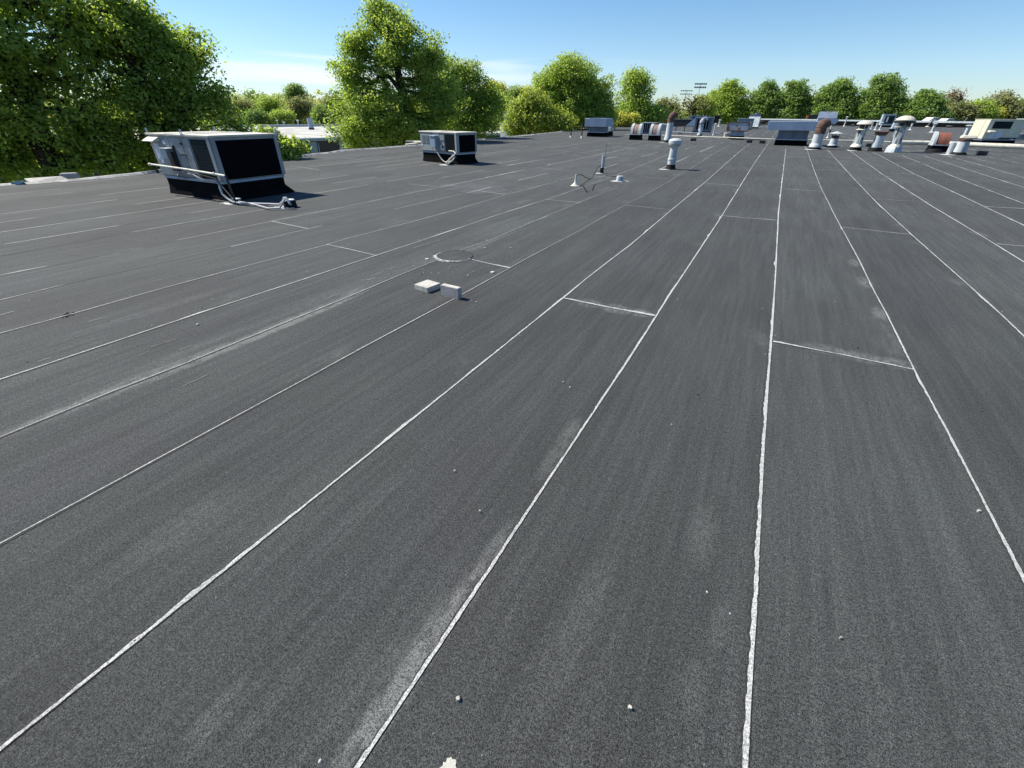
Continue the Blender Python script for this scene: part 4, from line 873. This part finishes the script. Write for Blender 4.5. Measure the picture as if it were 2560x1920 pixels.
q = MB(); q.tube([rel(1014, 354, .3), rel(1035, 354, .3), rel(1055, 355, .32)], [.035, .04, .045], 8); q.tube([rel(1014, 361, .1), rel(1040, 358, .2), rel(1056, 355.5, .3)], [.03, .035, .04], 8); q.tube([rel(1027, 354, .3), rel(1027, 350, .4)], .015, 6); q.build('branch', M['pipe'], t, each=1)
q = MB(); q.box((0, 0, .04), (1.6, .3, .05), rz=.9); o = q.build('loose_board', M['concrete'], bevel=.01); o.location = spot(1320, 340.5); tag(o, 'loose pale board along the far left roof edge', 'board')
t = thing('low_wall', 'tan brick wall with white coping at the far right edge', 'wall', (0, 0, 0)); a, b = spot(2535, 318), spot(2700, 322)
q = MB(); m_ = (a+b)/2; q.box((m_.x, m_.y, .6), ((b-a).length, .4, 1.2), rz=math.atan2(b.y-a.y, b.x-a.x)); q.build('wall', M['tanbrick'], t)
q = MB(); q.box((m_.x, m_.y, 1.3), ((b-a).length+.2, .6, .2), rz=math.atan2(b.y-a.y, b.x-a.x)); q.build('coping', M['white'], t)
t, W, D, H, z0 = machine('roof_hatch', 'small white framed box with dark openings at the right picture edge', 'roof hatch', 2546, 351, 335, 24, .5, 'white', 'white', 'glass', base=False)

# ------------------------------------------------------------------ beyond the roof
# white roofed building on the left
ZW = -1.5
A, B = spot(672, 350, ZW), spot(905, 343.5, ZW); dirw = (B-A).normalized(); nrm = Vector((-dirw.y, dirw.x, 0)); angw = math.atan2(dirw.y, dirw.x)
wb = thing('annex_building', 'low neighbouring building with dirty white roof and dark brick wall', 'building', A, angw)
Lw = (B-A).length + 60; Dw = 88.
q = MB(); q.box((Lw/2-14, Dw/2, -.1), (Lw+30, Dw, .2)); q.build('roof', M['whiteroof'], wb, smooth=False)
q = MB(); q.box((Lw/2-14, -.12, -.08), (Lw+30.2, .22, .36)); q.build('fascia', M['fascia'], wb)
q = MB(); q.box((Lw/2-14, .15, -2.2), (Lw+29.5, .3, 3.9)); q.build('wall', M['brick'], wb, smooth=False)
q = MB(); q.box((Lw/2-14, Dw*.70, .25), (Lw+30, .4, .5)); q.build('roof_step', M['white'], wb)
def onwall(px): # x along the facade seen at that picture column
    p = far(px, 350, 1.); d = Vector((p.x, p.y, 0)); # intersect with facade line
    den = d.x*dirw.y - d.y*dirw.x; t_ = (A.x*dirw.y - A.y*dirw.x)/den; h = d*t_; return (h-Vector((A.x, A.y, 0))).dot(dirw)
x0, x1 = onwall(770.5), onwall(789)
q = MB(); q.box(((x0+x1)/2, -.03, -1.5), (x1-x0, .06, 2.3)); q.build('wall_panel', M['panelg'], wb)
q = MB(); q.box(((x0+x1)/2, -.03, -3.1), (x1-x0, .05, .85)); q.build('window', M['glass'], wb)
q = MB(); q.box((x1+.2, -.06, -2.3), (.12, .1, 3.6)); q.build('downspout', M['fascia'], wb)
x0, x1 = onwall(846), onwall(858); q = MB(); q.box(((x0+x1)/2, -.03, -2.0), (x1-x0, .06, 3.3)); q.build('wall_panel', M['fascia'], wb)
t = thing('duct_chimney', 'blue grey square duct chimney on the white roof', 'chimney', spot(779, 324, ZW)); mw = mpp(779, 324)
dz_ = .0
def zh(px, py, top_py, z):
    b = spot(px, py, z)
    for i in range(0, 6000, 10):
        r = Vector((b.x, b.y, z+i/1000-HCAM)); yy = 960 - F_PX*r.dot(up)/r.dot(fw)
        if yy <= top_py: return i/1000
    return 6.
def mz(px, py, z): b = spot(px, py, z)-Vector((0, 0, HCAM)); return b.dot(fw)/F_PX
k = mz(779, 324, ZW); hh = zh(779, 324, 296, ZW)
q = MB(); q.box((0, 0, hh*.55), (11*k, 11*k, hh*.9), rz=.5); q.build('duct', M['galv'], t, bevel=.02); q = MB(); q.box((0, 0, hh*.05), (12*k, 12*k, hh*.16), rz=.5); q.build('base', M['tar'], t)
for i, (px, py, tp, wp, mt, kind) in enumerate([(663, 309, 299, 12, 'white', 0), (677, 310, 299, 10, 'dark', 0), (695, 311, 299, 4, 'white', 1), (711, 311.5, 304, 5, 'white', 1), (747, 313, 299, 4, 'white', 1), (734, 310, 303, 3, 'white', 1), (787, 311, 305, 4, 'white', 1)]):
    k = mz(px, py, ZW); hh = zh(px, py, tp, ZW)
    q = MB()
    if kind: q.lathe([(wp*k*.5, 0), (wp*k*.3, hh*.2), (wp*k*.3, hh*.65), (wp*k*.7, hh*.7), (wp*k*.7, hh*.85), (0, hh)], 12)
    else: q.box((0, 0, hh/2), (wp*k, wp*k, hh)); q.box((0, 0, hh+.03), (wp*k*1.06, wp*k*1.06, .06))
    o = q.build('annex_vent' if kind else 'annex_unit', M[mt], bevel=0 if kind else .03); o.location = spot(px, py, ZW)
    tag(o, ['white cube unit on the far white roof', 'black cube unit on the far white roof, right of the white cube', 'white mushroom vent nearest the black cube on the white roof', 'short squat white vent on the white roof', 'white vent midway along the white roof, left of the duct chimney', 'thin white vent at the back of the white roof', 'small white vent just right of the duct chimney'][i], 'vent' if kind else 'air handler', 'vents on the white annex roof' if kind else None)
# pale gabled shed between the trees
t = thing('far_house', 'pale building with dark window and slanted siding glimpsed between trees', 'house', far(1263, 300, 75)); k = 75/F_PX*1.15
zb = t.location.z; t.location.z = -5.5
q = MB(); q.box((1.0, 0, zb+5.5+.6-2.), (2.4, 2., 5.0)); q.build('wall', M['siding'], t)
q = MB(); q.box((.75, -1.02, zb+5.5+.1), (.6, .05, .9)); q.build('window', M['glass'], t)
q = MB(); q.box((.6, -2.2, zb+5.5-2.6), (2.6, .2, 5.2), M=Matrix.Rotation(R_(-35), 3, 'X')); q.build('lean_to_roof', M['fascia'], t)
# stadium lights
for i, (px, top_py, base_py, D) in enumerate([(1734, 210, 300, 300.), (1703, 227, 300, 380.)]):
    P0 = far(px, base_py, D); P1 = far(px, top_py, D); H = P1.z+5.5; t = thing('stadium_light', ['tall stadium light with two rows of lamps above the bare tree', 'farther dimmer stadium light left of the tall one'][i], 'stadium light', (P0.x, P0.y, -5.5), 0, 'stadium lights')
    q = MB(); q.tube([(0, 0, 0), (0, 0, H)], [.28, .14], 8); q.build('pole', M['fascia'], t)
    k = D/F_PX
    for r_ in (0, 1):
        q = MB(); q.box((0, 0, H-r_*5.*k*1.1), (24*k, .12, .14)); q.build('crossarm', M['fascia'], t)
        for j in range(6):
            q = MB(); q.box(((-10+4*j)*k, -.3, H-r_*5.*k*1.1), (.8, .5, .75)); q.build('lamp', M['grey_cab'], t)
# cars beyond the parapet
for i, (px, py, D) in enumerate([(2331, 300, 158.), (2368, 303, 158.)]):
    p = far(px, py, D); t = thing('parked_car', ['white parked car seen over the far parapet beside the dark pipe', 'white parked car with dark windows seen over the far parapet'][i], 'car', (p.x, p.y, p.z-.9), .3, 'parked white cars')
    q = MB(); q.prism([(-2.2, .3), (2.2, .3), (2.2, .85), (1.3, .95), (.7, 1.42), (-1.1, 1.45), (-1.9, .95), (-2.2, .85)], -.85, .85, 'y'); q.build('body', M['carpaint'], t, bevel=.08)
    q = MB(); q.prism([(1.15, .97), (.66, 1.34), (-1.05, 1.37), (-1.7, .97)], -.86, .86, 'y'); q.build('window', M['glass'], t)
    for x_ in (-1.35, 1.35):
        q = MB(); q.lathe([(.33, -.88), (.33, .88)], 16, (x_, 0, .33), M=Matrix.Rotation(R_(90), 3, 'X')); q.build('wheel', M['dark'], t)
q = MB(); q.box((0, 0, 0), (90, 90, .1)); mt_ = surf('parking_asphalt', (.06, .06, .06), (.09, .09, .09), .2, rough=.9)
p = far(2380, 303, 190.); o = q.build('car_park', mt_, smooth=False); o.location = (p.x+20, p.y+30, far(2350, 303, 158).z-.95); tag(o, kind='structure')

# ------------------------------------------------------------------ trees
def leaves_mesh(name, ctrs, crad, per, size, mats, parent, droop=.35, seed=0, aspect=.62):
    r = np.random.default_rng(seed); n = len(ctrs)*per
    c = np.repeat(np.asarray(ctrs), per, 0); rr = np.repeat(np.asarray(crad), per)
    d = r.normal(size=(n, 3)); d /= np.linalg.norm(d, axis=1)[:, None]
    rad = rr*r.random(n)**.45
    p = c + d*rad[:, None]*np.array([1, 1, .62]); p[:, 2] -= droop*rr*r.random(n)*.3
    nrm_ = d*.55 + r.normal(size=(n, 3))*.55 + np.array([0, 0, .55]); nrm_ /= np.linalg.norm(nrm_, axis=1)[:, None]
    a = np.cross(nrm_, r.normal(size=(n, 3))); a /= np.linalg.norm(a, axis=1)[:, None]; b = np.cross(nrm_, a)
    s = size*(.6+.8*r.random(n))[:, None]
    v = np.stack([p-a*s*.5, p+b*s*.5*aspect+a*s*.05, p+a*s*.5-nrm_*s*.18, p-b*s*.5*aspect+a*s*.05], 1).reshape(-1, 3)
    me = bpy.data.meshes.new(name); me.vertices.add(4*n); me.vertices.foreach_set('co', v.ravel())
    me.loops.add(4*n); me.loops.foreach_set('vertex_index', np.arange(4*n, dtype=np.int32))
    me.polygons.add(n); me.polygons.foreach_set('loop_start', np.arange(0, 4*n, 4, dtype=np.int32))
    tint = np.repeat(r.random(len(ctrs)), per)*.65 + r.random(n)*.35
    at = me.attributes.new('tint', 'FLOAT', 'FACE'); at.data.foreach_set('value', tint.astype(np.float32))
    for m_ in mats: me.materials.append(m_)
    me.update(calc_edges=True); me.validate()
    o = bpy.data.objects.new(name, me); C.objects.link(o); o.parent = parent; return o
def sample_lobes(lobes, n, r, shell=.55):
    # lobes: (cx, cy, cz, rx, ry, rz) in world metres
    vol = np.array([l[3]*l[4]*l[5] for l in lobes])**.75; pk = r.choice(len(lobes), n, p=vol/vol.sum())
    L = np.array(lobes)[pk]; d = r.normal(size=(n, 3)); d /= np.linalg.norm(d, axis=1)[:, None]
    rad = (shell + (1-shell)*r.random(n)**.8)*(.93+.14*r.random(n)); rad[r.random(n) < .22] *= .6
    return L[:, :3] + d*L[:, 3:]*rad[:, None]
def skeleton(base, ctrs, trunk_r, forks):
    # grow a branch tree that reaches every leaf cluster
    nodes = [np.array(base)] + forks; par = [-1] + list(range(len(forks)))
    root = np.array(base); order = np.argsort(np.linalg.norm(ctrs-forks[-1], axis=1))
    tips = []
    for idx in order:
        c = ctrs[idx]; P = np.array(nodes); dd = np.linalg.norm(P-c, axis=1) + .25*np.linalg.norm(P-forks[0], axis=1)
        dd[0] = 1e9
        dd = dd + 1.2*np.maximum(0, P[:, 2]-c[2])
        j = int(np.argmin(dd)); a = nodes[j]; L = np.linalg.norm(c-a)
        if L > 1.6:
            m_ = a + (c-a)*.5 + rng.normal(size=3)*.08*L + np.array([0, 0, .05*L]); nodes.append(m_); par.append(j); j = len(nodes)-1
        nodes.append(c); par.append(j); tips.append(len(nodes)-1)
    cnt = np.zeros(len(nodes))
    for t_ in tips: cnt[t_] = 1
    for i in range(len(nodes)-1, 0, -1): cnt[par[i]] += cnt[i]
    mx = cnt[0]; rad = np.maximum(max(.016, trunk_r*.06), trunk_r*(cnt/mx)**.42)
    return nodes, par, rad
def tree(name, label, lobes_px, D, n, per, size, leaf, trunk_px, gp=None, seed=1, depth=.8, crad=.55, trunk_r=.28, shell=.5, cat='tree', minr=.0, zg=-5.5, voids=0.):
    r = np.random.default_rng(seed); lobes = []
    for lb_ in lobes_px:
        cx, cy, rx, ry = lb_[:4]; off = lb_[4] if len(lb_) > 4 else 0
        c = far(cx, cy, D+off); t_ = far(cx, cy-ry, D+off); s = far(cx+rx, cy, D+off); rz_ = t_.z-c.z; rr = (s-c).length
        lobes.append((c.x, c.y, c.z, rr, rr*depth, rz_))
    ctrs = sample_lobes(lobes, int(n*1.5), r, shell); ctrs = ctrs[ctrs[:, 2] > zg+1.2]
    if voids:                                   # open hollows between the leafy clumps
        f = voids; q_ = ctrs*f + seed
        nz = np.sin(q_[:, 0]*1.7+1.3*np.sin(q_[:, 2]*1.1)) + np.sin(q_[:, 1]*1.9+1.1*np.sin(q_[:, 0]*.9)) + np.sin(q_[:, 2]*2.3+1.2*np.sin(q_[:, 1]*1.2))
        ctrs = ctrs[nz > np.quantile(nz, .32)]
    ctrs = ctrs[:n]
    tb = far(trunk_px, 300, D); base = np.array([tb.x, tb.y, zg]); L0 = np.array(lobes)
    cz = L0[:, 2].mean(); bot = (L0[:, 2]-L0[:, 5]).min(); top = (L0[:, 2]+L0[:, 5]).max()
    cxy = np.average(L0[:, :2], axis=0, weights=L0[:, 3]**2)
    zf = max(bot*.6+cz*.4, zg+2.0); forks = []
    for i, f in enumerate((.0, .3, .55, .8)):
        z_ = zf + (top-zf)*f*.9; q_ = f*.9; forks.append(np.array([base[0]*(1-q_)+cxy[0]*q_ + r.normal()*.15, base[1]*(1-q_)+cxy[1]*q_+r.normal()*.15, z_]))
    root = thing(name, label, cat, (base[0], base[1], zg), 0, gp)
    off = base.copy()
    nodes, par, rad = skeleton(base, ctrs, trunk_r, forks)
    q = MB(); k = 6 if D < 60 else 4
    for i in range(1, len(nodes)):
        if rad[i] < minr: continue
        a, b = nodes[par[i]]-off, nodes[i]-off
        q.tube([a, b], [min(rad[par[i]], rad[i]*1.5), rad[i]], k, cap=False)
    q.build('trunk', M['bark'], root, smooth=True, angle=180)
    leaves_mesh('crown', ctrs-off, crad*(.6+.8*r.random(len(ctrs))), per, size, [M[leaf]], root, seed=seed)
    return root
# big maples over the left edge
tree('maple_tree', 'huge dark maple filling the left edge of the picture', [(-160, 130, 260, 230), (60, 60, 220, 190), (120, 290, 210, 150), (-60, 350, 180, 110), (250, 30, 130, 140, 1), (-40, -160, 260, 120), (80, 410, 170, 60), (-60, 440, 100, 50)], 24, 1250, 44, .125, 'leaf_maple', 90, 'tall trees beyond the left roof edge', 21, voids=1.5, crad=.58, trunk_r=.32)
tree('maple_tree', 'large dark maple just behind the large air conditioner', [(330, 150, 150, 140), (430, 120, 95, 85, 1), (400, 290, 170, 105), (500, 220, 85, 85), (555, 300, 62, 55), (250, 330, 120, 80), (340, 60, 95, 75), (480, 370, 130, 60), (600, 345, 30, 35), (520, 150, 50, 50), (300, 400, 130, 50), (450, 400, 120, 35)], 24, 1300, 44, .125, 'leaf_maple', 345, 'tall trees beyond the left roof edge', 22, voids=1.6, crad=.55, trunk_r=.30)
tree('young_tree', 'bright leafy young tree peeking over the edge right of the large air conditioner', [(690, 345, 26, 18), (715, 365, 36, 28), (700, 400, 55, 35), (660, 325, 20, 14)], 21, 70, 60, .15, 'leaf_fresh', 690, None, 23, crad=.42, trunk_r=.08, shell=.3)
tree('maple_tree', 'tall bright green maple with pointed top behind the smaller air conditioner', [(975, 75, 85, 62), (955, 20, 40, 32), (1000, 130, 110, 80), (895, 110, 55, 42), (885, 185, 65, 60), (930, 260, 105, 90), (1060, 175, 70, 85), (1085, 260, 85, 90), (890, 320, 75, 60), (1000, 320, 130, 70), (1095, 120, 35, 40), (870, 365, 40, 30)], 34, 1700, 52, .13, 'leaf_fresh', 1010, 'tall trees beyond the left roof edge', 24, voids=1.6, crad=.60, trunk_r=.34, shell=.4)
tree('broadleaf_tree', 'dark green tree leaning against the right side of the tall bright maple', [(1175, 215, 50, 60), (1125, 230, 45, 60), (1120, 180, 30, 40), (1135, 290, 60, 50), (1190, 280, 65, 60), (1150, 310, 90, 50), (1225, 250, 30, 40), (1165, 180, 26, 30)], 38, 700, 60, .14, 'leaf_maple', 1160, 'tall trees beyond the left roof edge', 25, crad=.65, trunk_r=.22)
tree('broadleaf_tree', 'round topped green tree in the middle of the picture', [(1430, 180, 65, 48), (1385, 220, 62, 52), (1480, 225, 55, 55), (1440, 270, 90, 60), (1500, 285, 45, 45), (1360, 200, 24, 24)], 62, 1200, 58, .19, 'leaf_fresh', 1440, 'trees along the far side', 26, voids=0., crad=.85, trunk_r=.36, shell=.4)
tree('broadleaf_tree', 'yellow green bushy tree left of the round topped tree', [(1300, 290, 36, 42), (1345, 290, 55, 48), (1330, 250, 36, 28), (1390, 310, 45, 30), (1290, 320, 30, 20)], 56, 520, 60, .21, 'leaf_lime', 1330, 'trees along the far side', 27, crad=.95, trunk_r=.2)
tree('broadleaf_tree', 'thin airy green tree right of the round topped tree', [(1590, 205, 38, 32), (1610, 235, 45, 34), (1575, 260, 48, 38), (1620, 285, 50, 35), (1560, 290, 40, 35)], 85, 420, 56, .27, 'leaf_fresh', 1592, 'trees along the far side', 28, voids=.3, crad=1.3, trunk_r=.30, shell=.45)
tree('yellow_shrub', 'bright yellow leaved shrub behind the roof edge', [(1545, 292, 20, 12), (1570, 298, 26, 14), (1550, 310, 32, 14)], 78, 90, 60, .33, 'leaf_yellow', 1556, None, 29, crad=.8, trunk_r=.12, cat='shrub')
tree('sparse_tree', 'dark branched sparse tree below the stadium light', [(1728, 255, 30, 26), (1745, 268, 28, 28), (1715, 280, 30, 20)], 120, 90, 12, .35, 'leaf_olive', 1735, 'trees along the far side', 30, crad=1.5, trunk_r=.45, minr=.05)
row = [(1815, 200, 52, 'fully rounded lighter green first tree of the far row', 31, 'leaf_fresh'), (1908, 204, 46, 'second tree of the far row, behind the rust stained hood', 32, 'leaf_row'), (1982, 200, 40, 'narrow third tree of the far row, above the wide hood', 33, 'leaf_row'),
       (2086, 194, 60, 'fourth tree of the far row, broad and dark behind the tilted panel', 34, 'leaf_row'), (2203, 184, 58, 'tallest darkest tree of the far row, behind the flues', 35, 'leaf_row'), (2308, 229, 54, 'lower last tree of the far row', 36, 'leaf_row')]
for px, tp, hw, lab, sd, lf in row:
    hgt = 306-tp; D = 178
    tree('row_tree', lab, [(px+hw*.22, tp+hgt*.25, hw*.55, hgt*.25), (px-hw*.30, tp+hgt*.46, hw*.72, hgt*.30), (px+hw*.36, tp+hgt*.50, hw*.76, hgt*.34), (px-hw*.05, tp+hgt*.78, hw*1.15, hgt*.30), (px-hw*.6, tp+hgt*.72, hw*.55, hgt*.26), (px+hw*.7, tp+hgt*.8, hw*.6, hgt*.26), (px+hw*(.5*((sd*7)%5)/5-.1), tp+hgt*.10, hw*.3, hgt*.13)], D, 640, 52, .52, lf, px, 'row of matching trees beyond the far roof', sd, voids=0., crad=1.75, trunk_r=.5, shell=.45)
tree('sparse_tree', 'pinkish budding tree rising over the right woods', [(2388, 240, 26, 20), (2385, 258, 28, 18)], 200, 90, 14, .45, 'leaf_pink', 2387, None, 37, crad=2., trunk_r=.5, minr=.06)
tree('sparse_tree', 'pale airy tree top above the woods at the far right', [(2512, 238, 22, 10), (2480, 246, 14, 10)], 215, 50, 22, .5, 'leaf_pale', 2505, None, 38, crad=1.8, trunk_r=.4, minr=.08)
for i, (px, cy, rx, ry, lf, lab) in enumerate([(2400, 285, 36, 26, 'leaf_olive', 'brownish olive tree right of the row'), (2450, 282, 34, 26, 'leaf_fresh', 'green tree behind the long beige unit'), (2478, 290, 18, 14, 'leaf_yellow', 'small yellow green tree over the long beige unit'), (2515, 275, 44, 30, 'leaf_olive', 'wide olive tree at the far right edge'), (2560, 280, 30, 30, 'leaf_row', 'dark tree cut by the right picture edge')]):
    tree('wood_tree', lab, [(px, cy-ry*.4, rx*.7, ry*.7), (px-rx*.4, cy, rx*.7, ry*.8), (px+rx*.4, cy, rx*.7, ry*.8)], 188+5*i, 150, 50, .6, lf, px, 'trees at the right end', 40+i, crad=2.2, trunk_r=.4)
for i, (px, cy, rx, ry, lf, lab, D) in enumerate([(737, 228, 26, 20, 'leaf_row', 'tall crowned tree standing out above the left woods', 150), (748, 262, 34, 26, 'leaf_olive', 'olive tree below the tall crowned one', 145), (802, 285, 20, 24, 'leaf_row', 'dark green cone shaped tree right of the duct chimney', 130), (672, 265, 34, 26, 'leaf_fresh', 'yellow green tree with dark stem behind the white roof', 150), (610, 270, 34, 30, 'leaf_olive', 'olive tree beside the dark maple', 155), (830, 262, 26, 30, 'leaf_olive', 'olive tree half hidden by the tall bright maple', 150), (1238, 222, 30, 18, 'leaf_yellow', 'yellow topped tree between the two big trees', 140), (1248, 262, 36, 34, 'leaf_fresh', 'fresh green tree above the pale far building', 110), (1290, 240, 30, 24, 'leaf_row', 'dark green tree behind the yellow green bushy tree', 150), (1320, 232, 20, 14, 'leaf_yellow', 'small yellow topped tree left of the round topped tree', 150), (1665, 272, 36, 30, 'leaf_olive', 'olive tree behind the rusty flue', 140), (1760, 262, 26, 24, 'leaf_lime', 'lime tree behind the sparse dark branched tree', 140), (705, 290, 30, 14, 'leaf_fresh', 'low green growth behind the white roof vents', 135), (640, 290, 30, 14, 'leaf_row', 'low dark growth behind the white cube unit', 135)]):
    if px < 870: D = D + 35
    tree('wood_tree', lab, [(px, cy-ry*.3, rx*.75, ry*.7), (px-rx*.4, cy+ry*.2, rx*.65, ry*.75), (px+rx*.4, cy+ry*.2, rx*.65, ry*.75), (px, cy+ry*.8, rx*.8, ry*.6)], D, 170, 46, .40, lf, px, 'separate trees in front of the woods', 60+i, crad=1.7, trunk_r=.42, minr=.05)
# the far woods: one mass
def woods():
    r = np.random.default_rng(99); ctr = []; crad = []
    for px in np.arange(-500, 3100, 8.):
        for k in range(2):
            D = 205 + 70*r.random(); x_ = px + r.random()*9
            base_top = np.interp(x_, [0, 560, 700, 870, 1180, 1240, 1320, 1500, 1700, 1760, 2300, 2440, 2560], [234, 226, 222, 226, 216, 214, 224, 244, 254, 258, 256, 250, 243])
            tp = base_top + 14*r.random() + 8*k; p = far(x_, tp, D); h = p.z + 5.5; rr = 4. + 3*r.random()
            m_ = 9
            for j in range(m_):
                f = j/(m_-1); z_ = p.z - rr*.5 - f*h*.75
                ctr.append((p.x+r.normal()*rr*.5, p.y+r.normal()*rr*.5, z_+r.normal())); crad.append(rr*(.45+.3*r.random()))
    ctr = np.array(ctr); crad = np.array(crad)
    mats = [M['leaf_olive'], M['leaf_fresh'], M['leaf_row'], M['leaf_pink'], M['leaf_pale'], M['leaf_yellow']]
    o = leaves_mesh('far_woods', ctr, crad, 60, .85, mats, None, seed=5)
    blk = r.choice(6, len(ctr)//9, p=[.44, .24, .16, .06, .06, .04]); mi = np.repeat(np.repeat(blk, 9), 60)
    o.data.polygons.foreach_set('material_index', mi.astype(np.int32)); o.data.update()
    tag(o, 'mixed olive and pinkish spring woods along the horizon', 'woods', kind='stuff')
woods()
